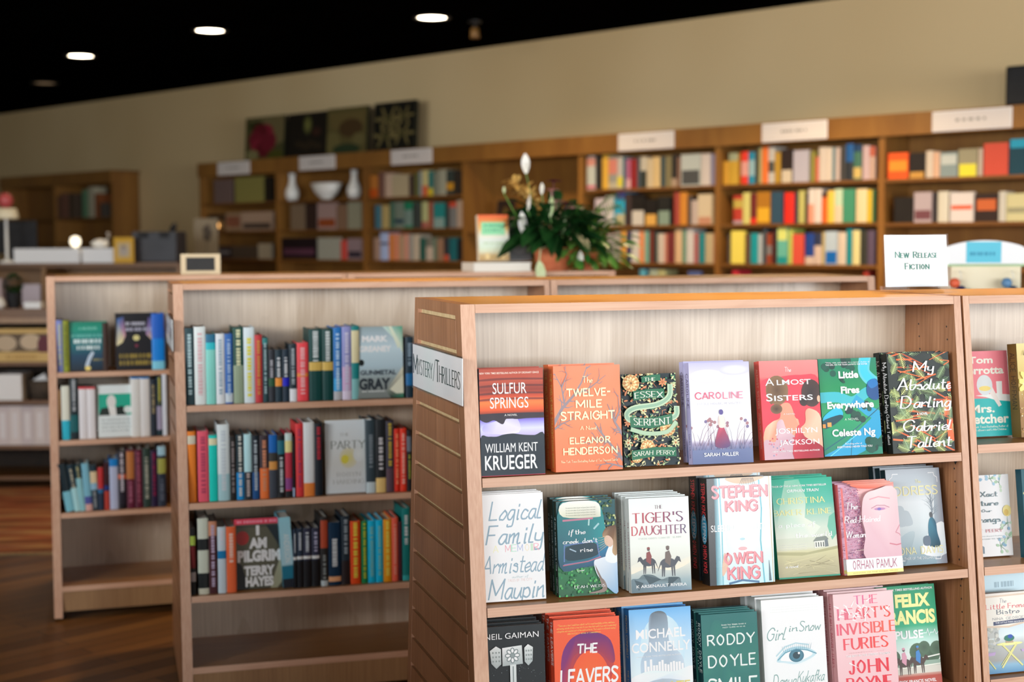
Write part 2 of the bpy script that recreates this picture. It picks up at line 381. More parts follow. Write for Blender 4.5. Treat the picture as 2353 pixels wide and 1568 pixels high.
    def bars(s, x0, y0, x1, y1, c, n=6, rot=False, seed=0):
        """lettering too far off to read: one soft stroke per word-like run"""
        rr = random.Random(seed); s.lay += 1
        if rot:
            y = y1
            while y > y0 + .01:
                l = rr.uniform(.018, .04); s.raw([(x0 * s.w, max(y - l, y0) * s.h), (x1 * s.w * rr.uniform(.94, 1), max(y - l, y0) * s.h), (x1 * s.w, y * s.h), (x0 * s.w, y * s.h)], s.C(c)); y -= l + rr.choice((.008, .008, .01, .03))
        else:
            x = x0
            while x < x1 - .01:
                l = rr.uniform(.03, .06); s.raw([(x * s.w, y0 * s.h), (min(x + l, x1) * s.w, y0 * s.h), (min(x + l, x1) * s.w, y1 * s.h), (x * s.w, y1 * s.h)], s.C(c)); x += l + rr.choice((.012, .012, .04))
        return s
    def put(s, mb, mapf, m=0, eps=2.4e-5, off=1.2e-4):
        for lay, P in s.items: mb.face([mapf(q[0], q[1], off + lay * eps) for q in P], m, [q[2:5] for q in P])

# ---------------------------------------------------------------- books
BOOKN = [0]
def cover_mb(w_, h_, t_, front, spine, base, hard=True, back=None):
    """case with boards and spine, open at top, bottom and fore edge; front board faces -y, spine faces -x"""
    mb = MB(); bt = .0026 if hard else .0006; base = lin(base) if isinstance(base, str) else base; bk = lin(back) if back else base
    mb.box(0, w_, 0, bt, 0, h_, 0, base); mb.box(0, w_, t_ - bt, t_, 0, h_, 0, bk)
    mb.box(-.0004, bt, bt * .5, t_ - bt * .5, 0, h_, 0, base)
    if front: front.put(mb, lambda u, v, e: (u, -e, v))
    if spine: spine.put(mb, lambda u, v, e: (-e - .0004, t_ * (1 - u / spine.w), v))
    return mb
def pages_mb(w_, h_, t_, hard=True):
    mb = MB(); i = .003 if hard else .0002; bt = .0027 if hard else .0007
    mb.box(.002, w_ - i - .001, bt, t_ - bt, i, h_ - i, 0); return mb
def fbook(fr, a, b, zs, w_, h_, t_, yaw, lean, front, spine, base, label, group, hard=True, mat='ink', name='book', edge='paper', cat='book'):
    o = thing(name, label, cat, fr.pt(a, b, zs + t_ * math.sin(lean) + .0006), (-lean, 0, fr.yaw + yaw), group)
    cover_mb(w_, h_, t_, front, spine, base, hard).build('cover', mat, o)
    pages_mb(w_, h_, t_, hard).build('pages', edge, o)
    return o
def copies(o, n, step, fr, lean, label_fn, group):
    """further copies standing behind the front one"""
    for k in range(n):
        c = o.copy(); COL.objects.link(c); d = step * (k + 1)
        c.location = o.location + fr.n * d / math.cos(lean) + fr.l * RND.uniform(-.003, .002)
        c.location.z += RND.uniform(0, .001); c['label'] = label_fn(k); c['group'] = group
        for ch in list(o.children):
            q = ch.copy(); COL.objects.link(q); q.parent = c
NAMES = [('black', 20, 20, 20), ('charcoal', 52, 52, 56), ('grey', 120, 120, 118), ('pale grey', 180, 180, 176), ('white', 228, 228, 226), ('cream', 222, 212, 178), ('beige', 190, 168, 130), ('tan', 170, 130, 90),
 ('brown', 100, 62, 36), ('dark brown', 55, 32, 22), ('maroon', 100, 28, 44), ('red', 205, 48, 46), ('coral', 224, 100, 84), ('pink', 226, 140, 152), ('orange', 240, 128, 40), ('amber', 206, 152, 48), ('yellow', 226, 208, 90),
 ('lime', 180, 190, 70), ('olive', 110, 108, 50), ('green', 40, 130, 80), ('dark green', 20, 66, 56), ('sage', 120, 145, 120), ('mint', 150, 210, 196), ('turquoise', 20, 200, 200), ('teal', 24, 125, 130), ('dark teal', 30, 68, 78),
 ('navy', 26, 40, 70), ('blue', 30, 100, 190), ('sky blue', 120, 185, 215), ('pale blue', 190, 212, 228), ('lilac', 150, 145, 200), ('purple', 95, 80, 110), ('slate', 66, 78, 88), ('taupe', 140, 118, 104), ('blush', 200, 165, 155)]
def cname(h):
    h = h.lstrip('#'); c = [int(h[i:i+2], 16) for i in (0, 2, 4)]
    return min(NAMES, key=lambda n: sum((x - y) ** 2 for x, y in zip(n[1:], c)))[0]
def parse(style):
    base = style.split()[0]; bands = []; text = None; face = False
    for tk in style.split()[1:]:
        if tk == 'F': face = True
        elif tk[0] == 'T':
            q = tk[1:].split('@'); lo, hi = (q[1].split('-') if len(q) > 1 else ('.12', '.92')); text = (q[0], float(lo), float(hi))
        else:
            rg, col = tk.split('#'); lo, hi = rg.split('-'); bands.append((float(lo), float(hi), '#' + col))
    return base, bands, text, face
ORD = 'first second third fourth fifth sixth seventh eighth ninth tenth eleventh twelfth thirteenth fourteenth fifteenth sixteenth seventeenth eighteenth nineteenth twentieth'.split()
SEEN_LABELS = set()
def looks(base, bands, text, face):
    n = cname(base); b = None
    if bands:
        big = max(bands, key=lambda q: q[1] - q[0]); bn = cname(big[2])
        if bn != n: b = bn + (' top' if big[1] > .9 else ' foot' if big[0] < .12 else ' band')
    kind = 'face-out book' if face else 'book'
    return n, (f'{n} {kind} with {b}' if b else f'{n} {kind}')
def spine_row(fr, data, zs, b, where, group, k=1.0, depth=.15, lo=None, hi=None, leans=None, parts=True, name='book', cat='book', dh=0):
    rows = [l.split(None, 3) for l in data.strip().split('\n')]
    items = [(int(a) / 1000, int(w_) / 1000, int(h_) / 1000 + dh, parse(st)) for a, w_, h_, st in rows]
    prev = -9
    for i, (a, w_, h_, (base, bands, text, face)) in enumerate(items):
        if lo is not None and a < lo: w_ -= lo - a; a = lo
        if a < prev + .0008: w_ -= prev + .0008 - a; a = prev + .0008
        nxt = items[i + 1][0] if i + 1 < len(items) else (hi or 99)
        w_ = min(w_, max(nxt - a - .0008, .012));
        if hi is not None: w_ = min(w_, hi - a)
        prev = a + w_
        n, desc = looks(base, bands, text, face)
        if cat != 'book': desc = desc.replace('face-out book', cat).replace('book', cat)
        L_ = cname(parse_base(items, i - 1)) if i else None; R_ = cname(parse_base(items, i + 1)) if i + 1 < len(items) else None
        if L_ is None: rel = 'at the left end'
        elif R_ is None: rel = 'at the right end'
        elif L_ == R_: rel = f'between two {L_} ones'
        else: rel = f'between {L_} and {R_}'
        label = f'{desc} {rel}, {where}'
        if len(label.split()) > 16: label = f'{n} {cat} {rel}, {where}'
        if label in SEEN_LABELS: label = f'{n} {cat}, {ORD[i]} from left, {where}'
        SEEN_LABELS.add(label)
        art = Art(w_, h_, k)
        d_ = .03 if face else min(depth, h_ * .68)
        for q0, q1, c in bands: art.r(.0 if not face else .06, q0, 1 if not face else .94, q1, c)
        if text:
            if parts and w_ > .016: art.bars(.3, text[1], .7, text[2], text[0], rot=True, seed=i + int(a * 1000))
            else: art.r(.36, text[1], .64, text[2], text[0])
        elif face and parts is None: art.bars(.2, .7, .8, .76, '#d8d4c8', seed=i)
        ln = leans.get(i, 0) if leans else 0.0
        a -= h_ * .5 * math.tan(ln)
        o = thing(name, label, cat, fr.pt(a, b, zs + .0006), (0, ln, fr.yaw), group) if parts else None
        mb = MB(); c = lin(base, k)
        # the spine is gently rounded and faces the aisle; boards run back from it
        prof = [(0, .004), (w_ * .18, .0012), (w_ * .5, 0), (w_ * .82, .0012), (w_, .004)] if not face else [(0, 0), (w_, 0)]
        for (x0, y0), (x1, y1) in zip(prof, prof[1:]): mb.face([(x0, y0, 0), (x1, y1, 0), (x1, y1, h_), (x0, y0, h_)], 0, c)
        y0 = prof[0][1]; bt = .0024
        mb.box(0, bt, y0, d_, 0, h_, 0, c); mb.box(w_ - bt, w_, y0, d_, 0, h_, 0, c)
        if face: mb.box(bt, w_ - bt, 0.0002, bt, 0, h_, 0, c); mb.box(bt, w_ - bt, d_ - bt, d_, 0, h_, 0, c)
        def mp(u, v, e):
            for (x0, q0), (x1, q1) in zip(prof, prof[1:]):
                if u <= x1 + 1e-9: return (u, q0 + (q1 - q0) * (u - x0) / (x1 - x0) - e * 2 - .0004, v)
            return (u, prof[-1][1] - e, v)
        # print strips are cut at the profile breaks so that they follow the rounding
        cuts = [x for x, _ in prof]
        for lay, P in art.items:
            for c0, c1 in zip(cuts, cuts[1:]):
                q = clip([(x - c0, *r) for x, *r in P], c1 - c0, h_)
                if q: mb.face([mp(x + c0, y, 1e-4 + lay * 4e-5) for x, y, *_ in q], 0, [tuple(z[2:5]) for z in q])
        if parts:
            mb.build('cover', 'ink', o)
            pg = MB(); pg.box(bt, w_ - bt, y0 + .002, d_ - .003, .003, h_ - .004, 0); pg.build('pages', 'paper_side', o)
        else:
            mb.box(bt, w_ - bt, .004, d_ - .003, .003, h_ - .004, 0, lin('#e6dfcf', min(k, 1)))
            o = mb.build(name, 'ink_matt'); tag(o, label, cat, group); o.location = fr.pt(a, b, zs + .0006); o.rotation_euler = (0, 0, fr.yaw)
def parse_base(items, i): return items[i][3][0]
ROWS={
'B1':'''31 31 252 #1f3f46 T#a9c4c8
63 37 255 #dfe6e4 T#d9b4b8
100 31 230 #84d6ca .88-1#1e6a8c .78-.88#22bcc8
132 28 231 #dde2e6 T#9db2c0
161 25 230 #2a64b0 T#9db8d8 .02-.15#c8d4dc
188 34 251 #0f4a40 0-.5#93a48a T#d8d9b0@.5-.97
222 35 250 #d7e4e8 T#e0d848@.08-.86
258 25 224 #c4383e T#c98a3c
283 18 214 #26454c T#9fb8bc .9-1#2f7f80
302 21 175 #30343c T#b0b0b8@.45-.8 .3-.45#2c5a3c
324 23 174 #1d3440 T#d8dce0@.48-.85 .3-.46#f2983a
348 23 174 #1d3040 T#d8dce0@.48-.85 .3-.46#1a1fc0
371 27 192 #22343e T#aab4ba@.3-.92 0-.22#e6e9ee
396 37 195 #ee4a52 T#f4b0b4 .42-.48#ea8a3a
436 45 240 #06423f T#ccd4d4@.55-.97 .42-.54#d6b45c
481 36 239 #06423f T#ccd4d4@.55-.97 .42-.54#d6b45c
518 28 243 #1f74be T#b8d4ea .12-.3#28a0dc 0-.12#b8b8bc
547 32 246 #8f92c8 T#c8c4dc .12-.45#c8a8cc 0-.12#d8cce0
579 26 247 #0b7f80 .5-.94#d9cfa4 0-.28#7ab4b4
764 26 206 #1c3442 .2-.4#1c6ea8 T#8aa0b0@.5-.9''',
'B2':'''28 32 232 #f88424 .82-.94#d8d0b8
65 35 232 #e85a70 T#b84060
101 27 217 #00d2c4 .85-.95#e4e0b8
129 38 251 #dfeaec .0-.35#a8d0d8 T#c8d4dc
168 20 210 #22201f T#8a8080
189 28 215 #12303a 0-.42#0c8fd4 T#d8d8d0@.05-.98
214 25 216 #bce8f0 0-.42#1c2c38 T#c0b0ac@.04-.4
240 23 211 #182430 0-.42#14508c T#b0bcc4
265 34 210 #3c3038 0-.48#fa7838 T#d8906c
295 27 210 #0f68bc .58-.72#3a3a38 .45-.58#d8984c 0-.45#3c4450
323 28 207 #14181c T#c8d0d4@.08-.65 .7-.92#1c6c80
348 23 214 #c4384c .88-1#cfe4e0 .7-.88#e8e098 .12-.3#8c4488 0-.1#1a1c20
372 7 202 #1a1a22 0-.15#a8c0e0
383 25 245 #e23c40 T#b03a60
409 36 247 #e3e8ea .0-.18#f08a3c
445 28 242 #16202a T#b82a3a@.5-.95
618 32 247 #34454e T#7c8890@.35-.8 0-.15#cbdbe0
651 34 248 #1f2428 T#cac8cc@.3-.75 0-.2#ecca80
686 30 241 #3c3848 T#c0a83c@.35-.97 0-.33#5c4450
714 20 214 #dc2c14 T#f08c64
734 24 214 #ea3a22 T#f4b0a0
757 17 207 #1a1c22 T#9aa03c@.2-.6 .65-.9#6a7480''',
'B3':'''25 26 220 #1c1c1c .74-.88#a8c050 .4-.73#6c1c20 .2-.34#9c908c
58 34 250 #1c2224 .73-1#d4dccc .28-.58#d4dccc 0-.08#d4d4c0
93 26 238 #4a2228 .8-1#d09070 T#c0b0cc@.1-.95
121 28 218 #cfe0ea .52-.64#0f80bc T#dcdce8@.7-.95
149 31 217 #fc6c3c T#f8c8b8@.45-.9
365 29 196 #26364a .48-.53#e4e8e8 T#c4ccd4@.6-.93 0-.45#14161c
373 25 198 #26364a .48-.53#e4e8e8 T#c4ccd4@.6-.93 0-.45#14161c
399 26 198 #30344a .48-.53#e4e8e8 T#c4ccd4@.6-.93 0-.45#14161c
427 26 197 #30344a .48-.53#e4e8e8 T#b4b4d0@.6-.93 0-.45#14161c
456 24 232 #2c2c2c .55-.95#b84c30 T#909898@.1-.45 0-.08#c8d4d8
482 41 212 #052f4c T#dce4e8@.3-.74 .06-.14#f0b080
526 28 231 #243440 T#98a4ac@.45-.95 0-.35#2a2022
555 34 212 #f4501c T#fcdc50@.1-.98
593 24 210 #14884c T#c8cc3c@.08-.97
614 26 211 #04c0ec T#7cc8cc@.1-.9
641 29 212 #04c0ec T#7cc8cc@.1-.9
667 29 212 #fc9c10 T#fcdc5c@.1-.97
696 21 216 #f4644c T#f09884@.1-.9
718 12 201 #4a1c28
731 27 247 #0c7f7c T#d0d8d8@.5-.9 0-.07#38b0b0''',
'C1':'''34 26 210 #7c86c4 T#b4b890
59 23 208 #8c9424 T#60681c
212 23 196 #3c2820
406 51 230 #0c84e0 0-.15#80d0f0 .55-1#2064cc
456 10 154 #16181c''',
'C2':'''29 17 206 #6a4430 T#d0a060@.4-.97
47 31 217 #dcdccc 0-.36#28b4cc
80 31 247 #12242a T#a8acb0@.45-.98 .12-.4#0c5c60
114 32 211 #e2dee0 .96-1#d84048
146 32 210 #e2dee0 .96-1#d84048
317 37 245 #e4e4e0 .97-1#2c7cc0
354 37 244 #e4e2e0 .97-1#2c7cc0
393 24 233 #26303c T#a89870@.4-.9
419 22 244 #18343c T#c8c048@.55-.98 .1-.5#a49cb4
441 19 252 #dce0e8''',
'C3':'''39 33 196 #10242c 0-.42#7cc0d0
74 27 192 #1c3440 0-.5#a8d8dc T#b0a890@.5-.9
99 25 191 #143840 0-.7#8cc4cc T#a8a070@.7-.95
123 28 193 #7cb8cc 0-.14#d8a8a0 .14-.3#5058a0
152 26 186 #1c3440 .6-.85#e0c8a0 .45-.6#90b8d0 T#909498@.05-.42
179 22 173 #c43438 0-.5#28364c .4-.5#2c6c9c
204 25 191 #3c1820 0-.4#bc4034 .42-.52#1c3880
225 33 206 #0f80cc 0-.85#b8c0dc
259 30 236 #24202c T#c8c0c8@.3-.97 .52-.6#d86840 0-.08#18141c
292 30 240 #642038 .5-.97#c07840 T#b06880@.1-.45
324 30 239 #5c1c34 T#a05468@.1-.95
356 30 243 #2c4038 T#b4b4a4@.15-.85
387 27 234 #281c3c T#8c1c44@.2-.95
415 32 248 #2c3444 .85-1#a8d0e0 .55-.8#a8a850 T#606878@.1-.45''',
'W4r1':'''5043 80 249 #b9bdb3 .7-.95#c98a7a .03-.13#c8667a
5127 55 253 #2b2723
5191 60 253 #d3a43c
5253 81 240 #8f8f86 .45-.9#c77b6b 0-.2#b0a890
5336 50 231 #b5b0a8 .05-.38#d6c73a
5388 28 222 #2f6272
5418 43 211 #a45a78 0-.32#cfa0a0
5463 55 209 #8a1f1f
5521 31 223 #465057
5553 55 221 #b9b2a0 0-.55#2c322c
5610 55 209 #c2b190
5667 64 216 #cdb27e
5735 43 217 #3a4a4c
5779 54 218 #7d7350
5834 46 228 #25231f 0-.25#a89078
5882 34 207 #7a5a48
5918 171 221 #b4bbb4 F .05-.5#4a4c4c
6091 79 219 #c9bfb7
6172 45 213 #83809a''',
'W4r2':'''5122 97 201 #bfb3ba
5227 73 218 #c3c0bd
5302 17 217 #4b93a8
5323 82 242 #14a5cf .78-1#3a3a82 0-.35#b0ab86
5408 60 233 #3a2c2a
5472 122 212 #181412 F 0-.5#c4bfb5
5597 110 184 #181412 F 0-.42#d2a251
5715 112 200 #1e1e1c F 0-.5#7f9484
5856 49 228 #9c4238
5907 62 227 #c8822f
5980 28 200 #4c4440
6009 55 169 #b7a69d
6067 121 209 #c9b99b F 0-.25#b9856a''',
'W4r3':'''5243 68 208 #a79fa0
5315 53 220 #a19a93
5372 49 236 #d59a3f
5426 42 226 #33305f
5472 68 232 #c9c6bf
5542 48 231 #d88a58
5591 41 231 #6ea393
5637 41 231 #6a2a1c
5681 31 224 #0f3a38
5713 58 208 #c3b7aa
5772 25 208 #bf7a64
5799 62 217 #6e2a2a
5867 61 241 #cdac86
5930 34 241 #5f8a73
5966 63 244 #c4c0bc
6031 41 209 #a05c5c
6075 50 209 #1e7d84
6130 67 208 #b3a481
6198 18 208 #b07a60''',
'W4r4':'''5546 57 222 #57a3bb
5636 73 220 #9aa898
5711 71 218 #a8a878
5986 108 212 #4d5f95 F''',
'W5r1':'''6249 72 159 #c9952f
6324 75 213 #c39a33 .75-1#9aa080
6425 57 218 #e03a2a .25-.7#d8988c
6485 50 213 #8fb2b8 .75-1#1d86a5 0-.25#1d86a5
6538 30 236 #3a3826
6569 23 241 #a3a06c
6593 49 245 #e0712f
6644 48 240 #b9b4ab .3-.6#4a4a44
6694 44 203 #b28a2b
6748 88 218 #2a1f1c F 0-.38#c6b9a2
6840 122 207 #aeaab5 F
6968 37 197 #857f35
7008 23 159 #c2543c
7032 55 218 #c4b8ab
7088 40 215 #cabdae
7130 25 214 #6e8488
7156 33 212 #b7a59c
7192 38 222 #3a3836
7233 53 232 #2a2f35 .5-1#1d5590
7287 55 223 #3f6a58 .8-1#1b3a5e .05-.35#c2a862
7351 49 214 #b9a2a4
7401 41 206 #b79a8b .7-1#b05a44''',
'W5r2':'''6364 74 194 #b23a2c .55-.85#b7a14a 0-.12#a89098
6441 58 211 #c9c272
6504 50 203 #6a2220 0-.2#d63020
6557 108 213 #a8701c F .05-.5#d9a62a
6670 93 211 #2d4a5e F
6773 74 202 #dd2b1e
6851 29 201 #33303f
6882 46 212 #b5b066
6933 23 198 #2c1d1c
6957 43 222 #cfc6be 0-.55#e0947a
7001 55 221 #cfc6be
7058 41 195 #d2601f .85-1#3a2420
7101 49 206 #e2bd4b
7151 61 216 #b7cdae 0-.5#d0c0a4
7213 91 214 #3f8a6b F
7309 77 212 #d9c79c
7387 35 204 #cfae2c
7423 20 203 #3f6a45''',
'W5r3':'''6316 30 201 #4a4038
6349 112 223 #e0d05c F
6465 40 200 #5a4030
6508 59 206 #12919a
6569 32 199 #a8b0b4
6602 33 237 #3f464b
6637 39 205 #8f3d20 .3-.6#7a7474
6677 39 224 #3c1816
6722 81 242 #63b0a0 F .65-1#d0d878 0-.2#1c8f92
6806 32 235 #b3c05a
6841 88 198 #cf4f3f F
6936 67 203 #1c3f8c 0-.25#c9b4a6
7005 55 203 #c9b4a6 .6-1#2c3450
7064 22 209 #b7a56c
7088 91 214 #aec0cf F .03-.4#0c62b5
7181 59 208 #cdbfae
7242 42 231 #17858f
7287 53 219 #d6cd92
7344 46 219 #33342c
7394 51 218 #5a4c63''',
'W5r4':'''6357 55 226 #b82838
7367 40 234 #a83a2c''',
'W6r1':'''7532 139 160 #e0551f F .3-.7#f08a2c
7676 107 154 #1f1918 F 0-.25#b98a40
7787 46 163 #c4b7a6
7835 44 153 #cba58a
7882 114 149 #7f8f90 F .5-.9#b4bcb8
8000 122 163 #8f8a70 F 0-.45#d8d03a
8125 27 163 #b3a596
8160 153 190 #bf4a38 F
8317 122 206 #0e3a4a F .75-1#1f8fb0''',
'W6r2':'''7578 130 156 #1a1614 F
7713 121 185 #a79aa0 F .1-.4#6a4048
7838 30 183 #2a2426
7871 68 186 #c3c0b2
7951 152 178 #c9c3c2 F .42-.56#d2542a
8115 137 166 #2a1c18 F .4-.8#b55c30
8258 44 176 #b4b3ab
8306 132 162 #b7b48c F .3-.5#8a8a70''',
'W2r1':'''2547 102 193 #a8692b 0-.4#b04a10
2666 76 217 #6a4a40
2747 93 200 #b59c88
2844 210 187 #a89a7c F
3059 56 176 #3c2c28
3119 58 194 #56582f
3182 35 206 #7d8a8c
3219 74 211 #b8ae78 0-.4#c0603a
3297 55 202 #1f6a66 0-.3#c2b01c
3356 59 193 #6d7264
3418 94 210 #90917f
3516 85 200 #2c3632 .2-.5#b5821e
3605 76 190 #2a241e''',
'W2r2':'''2614 80 203 #3a6a7c
2699 96 201 #a3925f
2808 56 227 #3f6152
2868 117 225 #67756a .2-.35#123448
2992 103 223 #157052 .1-.7#6a807a
3099 98 214 #333a38
3212 78 218 #a3a878 0-.25#9a5a50
3294 57 217 #8a4a38
3359 139 208 #1f7878 F 0-.4#7a9490
3502 44 206 #2a2a28
3547 83 211 #6a6c6c .8-1#b0402a
3636 82 222 #a4907f''',
'W2r3':'''2593 77 193 #9a7f70
2678 107 235 #9fb2da .55-.65#5a5a70
2791 56 227 #c47a3a
2852 69 227 #c87f62
2924 55 212 #a58d70
2984 61 219 #c08a78
3050 44 219 #8b8e8a
3098 75 218 #b3a795
3185 72 190 #1f5148
3262 84 190 #b3a496 .6-1#6a6a60
3350 39 189 #56705f
3392 77 182 #8a6a54
3481 56 189 #2a2a30 0-.25#b94a30
3541 93 188 #185a62
3639 57 175 #16141a''',
'W0r1':'''197 295 230 #5a4a46 F
548 467 240 #6f6a38 F
1020 115 230 #17120c''',
'W0r2':'''87 290 162 #2c2014 F
386 252 173 #7a6650 F .2-.8#6a4030
643 495 175 #8a7564 F .1-.4#3a302a''',
'W0r3':'''-25 496 121 #2a2224 F .4-.6#6a686c
480 424 121 #3f352c F
909 204 145 #8f8878 F''',
'W1r2':'''1422 219 233 #6a5a48 F
1648 163 229 #2a1c18 F
1819 269 239 #8a7470 F .1-.4#7a3a18
2095 144 220 #6e5644 F
2246 185 238 #7a7a68 F''',
'W1r3':'''1263 536 197 #14090f F .2-.5#4a2a3c
1815 323 195 #8a8c82 F
2143 88 172 #b04038
2238 199 187 #7a6a70 F .1-.4#2a2430''',
'Lr1':'''-2987 151 368 #4a3428
-2825 159 396 #5a3c30
-2655 157 391 #3c3026
-2353 122 426 #4a6a50
-2222 133 453 #8a8470
-2082 92 378 #6a3a1c
-1981 107 273 #3c3630'''}
# ---------------------------------------------------------------- room shell
def wp(a, d, z=0.0):
    """point in the room: a along the back wall (0 = left end of the long wall bookcase), d out from the bookcase fronts"""
    v = Vector((-3.0823, 14.1449, 0)) + WU * a + WN * d; return Vector((v.x, v.y, z))
def slab(name, a0, a1, d0, d1, z0, z1, mat, mats=None):
    mb = MB(); P = [wp(a0, d1, z0), wp(a1, d1, z0), wp(a1, d0, z0), wp(a0, d0, z0), wp(a0, d1, z1), wp(a1, d1, z1), wp(a1, d0, z1), wp(a0, d0, z1)]
    mb.hexa([tuple(p) for p in P]); o = mb.build(name, mat); o['kind'] = 'structure'; return o
def floor_mat():
    m, n, L, b = nm('floor_wood', lin('#6b4a24'), .42)
    tc = n.new('ShaderNodeTexCoord'); mp = n.new('ShaderNodeMapping'); mp.inputs['Rotation'].default_value = (0, 0, -.80); br = n.new('ShaderNodeTexBrick')
    br.inputs['Scale'].default_value = 1.0; br.inputs['Brick Width'].default_value = 1.3; br.inputs['Row Height'].default_value = .085; br.inputs['Mortar Size'].default_value = .0025
    br.inputs['Color1'].default_value = (*lin('#7e5426'), 1); br.inputs['Color2'].default_value = (*lin('#4c2c10'), 1); br.inputs['Mortar'].default_value = (*lin('#1c0f06'), 1); br.inputs['Bias'].default_value = -.1
    mp2 = n.new('ShaderNodeMapping'); mp2.inputs['Rotation'].default_value = (0, 0, -.80); mp2.inputs['Scale'].default_value = (2.5, 60, 1); no = n.new('ShaderNodeTexNoise'); no.inputs['Scale'].default_value = 1.0; no.inputs['Detail'].default_value = 4
    mx = n.new('ShaderNodeMix'); mx.data_type = 'RGBA'; mx.blend_type = 'MULTIPLY'; mx.inputs[0].default_value = .6
    cr = n.new('ShaderNodeValToRGB'); cr.color_ramp.elements[0].color = (.55, .5, .45, 1); cr.color_ramp.elements[1].color = (1.2, 1.15, 1.1, 1)
    L.new(tc.outputs['Object'], mp.inputs[0]); L.new(mp.outputs[0], br.inputs['Vector']); L.new(tc.outputs['Object'], mp2.inputs[0]); L.new(mp2.outputs[0], no.inputs['Vector'])
    L.new(no.outputs[0], cr.inputs[0]); L.new(br.outputs['Color'], mx.inputs[6]); L.new(cr.outputs[0], mx.inputs[7]); L.new(mx.outputs[2], b.inputs['Base Color'])
floor_mat()
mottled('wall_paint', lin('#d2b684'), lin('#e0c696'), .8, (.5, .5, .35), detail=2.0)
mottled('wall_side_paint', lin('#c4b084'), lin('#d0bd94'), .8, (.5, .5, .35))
mottled('ceiling_black', (.0012, .0012, .0012), (.002, .002, .002), 1.0, (3, 3, 3), spec=0.0)
A_L, A_R = -9.0, 22.0
D_F = 15.0
a_win = 18.0
# WIN_D along U from the lens -> a coordinate of the window wall
a_win = WIN_D - (Vector((-3.0823, 14.1449, 0)).dot(WU)) + .12
D_F = 15.2
slab('floor', A_L - .2, a_win + 2.0, -.55, D_F, -.2, 0, 'floor_wood')
slab('ceiling', A_L - .2, a_win + .3, -.55, D_F, CEIL, CEIL + .2, 'ceiling_black')
slab('wall_back', A_L, a_win + .2, -.55, -.35, 0, CEIL, 'wall_paint')
slab('wall_left', A_L - .2, A_L, -.55, D_F, 0, CEIL, 'wall_side_paint')
d_cam = (Vector((0, 0, 0)) - Vector((-3.0823, 14.1449, 0))).dot(WN)      # lens distance from the bookcase fronts
D_F = d_cam + FRONT_D; a_lens = -Vector((-3.0823, 14.1449, 0)).dot(WU)
def wbox(mb, a0, a1, d0, d1, z0, z1, m=0):
    mb.hexa([tuple(p) for p in (wp(a0, d1, z0), wp(a1, d1, z0), wp(a1, d0, z0), wp(a0, d0, z0), wp(a0, d1, z1), wp(a1, d1, z1), wp(a1, d0, z1), wp(a0, d0, z1))], m)
mottled('window_alu', (.05, .05, .055), (.07, .07, .075), .5, (5, 5, 5))
def window_wall(name, box, lo_, hi_, wins, frame, n0):
    mb = MB(); box(mb, lo_, hi_, 0, .98); box(mb, lo_, hi_, 2.92, CEIL); pr = lo_
    for q0, q1 in wins + [(hi_, 0)]: box(mb, pr, q0, .98, 2.92); pr = q1
    o = mb.build(name, 'wall_side_paint'); o['kind'] = 'structure'
    for i, (q0, q1) in enumerate(wins):
        mb = MB()
        for e0, e1 in ((q0, q0 + .05), ((q0 + q1) / 2 - .025, (q0 + q1) / 2 + .025), (q1 - .05, q1)): frame(mb, e0, e1, .98, 2.92)
        for z0, z1 in ((.98, 1.04), (2.86, 2.92)): frame(mb, q0 + .05, q1 - .05, z0, z1)
        o = mb.build(f'window_{n0 + i}', 'window_alu'); o['kind'] = 'structure'
window_wall('wall_right', lambda m, q0, q1, z0, z1: wbox(m, a_win, a_win + .2, q0, q1, z0, z1), -.35, D_F, [(d_cam + s - 1.48, d_cam + s + 1.48) for s in (-5.0, -1.9, 1.2)], lambda m, q0, q1, z0, z1: wbox(m, a_win - .06, a_win + .02, q0, q1, z0, z1), 1)
window_wall('wall_front', lambda m, q0, q1, z0, z1: wbox(m, q0, q1, D_F, D_F + .2, z0, z1), A_L, a_win + .2, [(a_lens + s - 1.48, a_lens + s + 1.48) for s in (-2.6, .5, 3.6)], lambda m, q0, q1, z0, z1: wbox(m, q0, q1, D_F - .2, D_F - .12, z0, z1), 4)

# ---------------------------------------------------------------- recessed ceiling lamps
LAMP = (1.0, .72, .42)
glow('lamp_glow', (1.0, .84, .62), 14.0)
glow('lamp_dim', (1.0, .7, .4), .12)
mottled('trim_black', (.006, .006, .006), (.01, .01, .01), .6, (20, 20, 20))
def downlight(x, y, label, lit=True, power=45):
    o = thing('recessed_downlight', label, 'ceiling lamp', (x, y, CEIL), group='recessed lamps in the black ceiling')
    a = MB(); a.lathe([(.135, -.001), (.14, -.006), (.13, -.012), (.108, -.010), (.104, 0.0)], 32); a.build('trim_ring', 'trim_black', o, smooth=True)
    d = MB(); d.lathe([(0, -.004), (.06, -.0045), (.104, -.003)], 32); d.build('lens', 'lamp_glow' if lit else 'lamp_dim', o)
    if lit:
        l = bpy.data.lights.new('lamp_light', 'SPOT'); l.energy = power; l.color = LAMP; l.spot_size = 2.5; l.spot_blend = .8; l.shadow_soft_size = .1
        q = bpy.data.objects.new('lamp_light', l); COL.objects.link(q); q.parent = o; q.location = (0, 0, -.03)
downlight(-3.66, 12.24, 'lit round ceiling lamp, leftmost of the bright ones')
downlight(-2.26, 10.82, 'lit round ceiling lamp, middle one of the three bright ones')
downlight(-.56, 10.24, 'lit round ceiling lamp, rightmost of the three bright ones')
downlight(-4.64, 14.3, 'small unlit ceiling lamp near the top of the far wall', lit=False)
o = thing('track_spotlight', 'small dim amber spotlight on the black ceiling beside the rightmost lit lamp', 'spotlight', (-.26, 10.43, CEIL))
mottled('spot_brass', lin('#6a4a20'), lin('#86602c'), .5, (20, 20, 20))
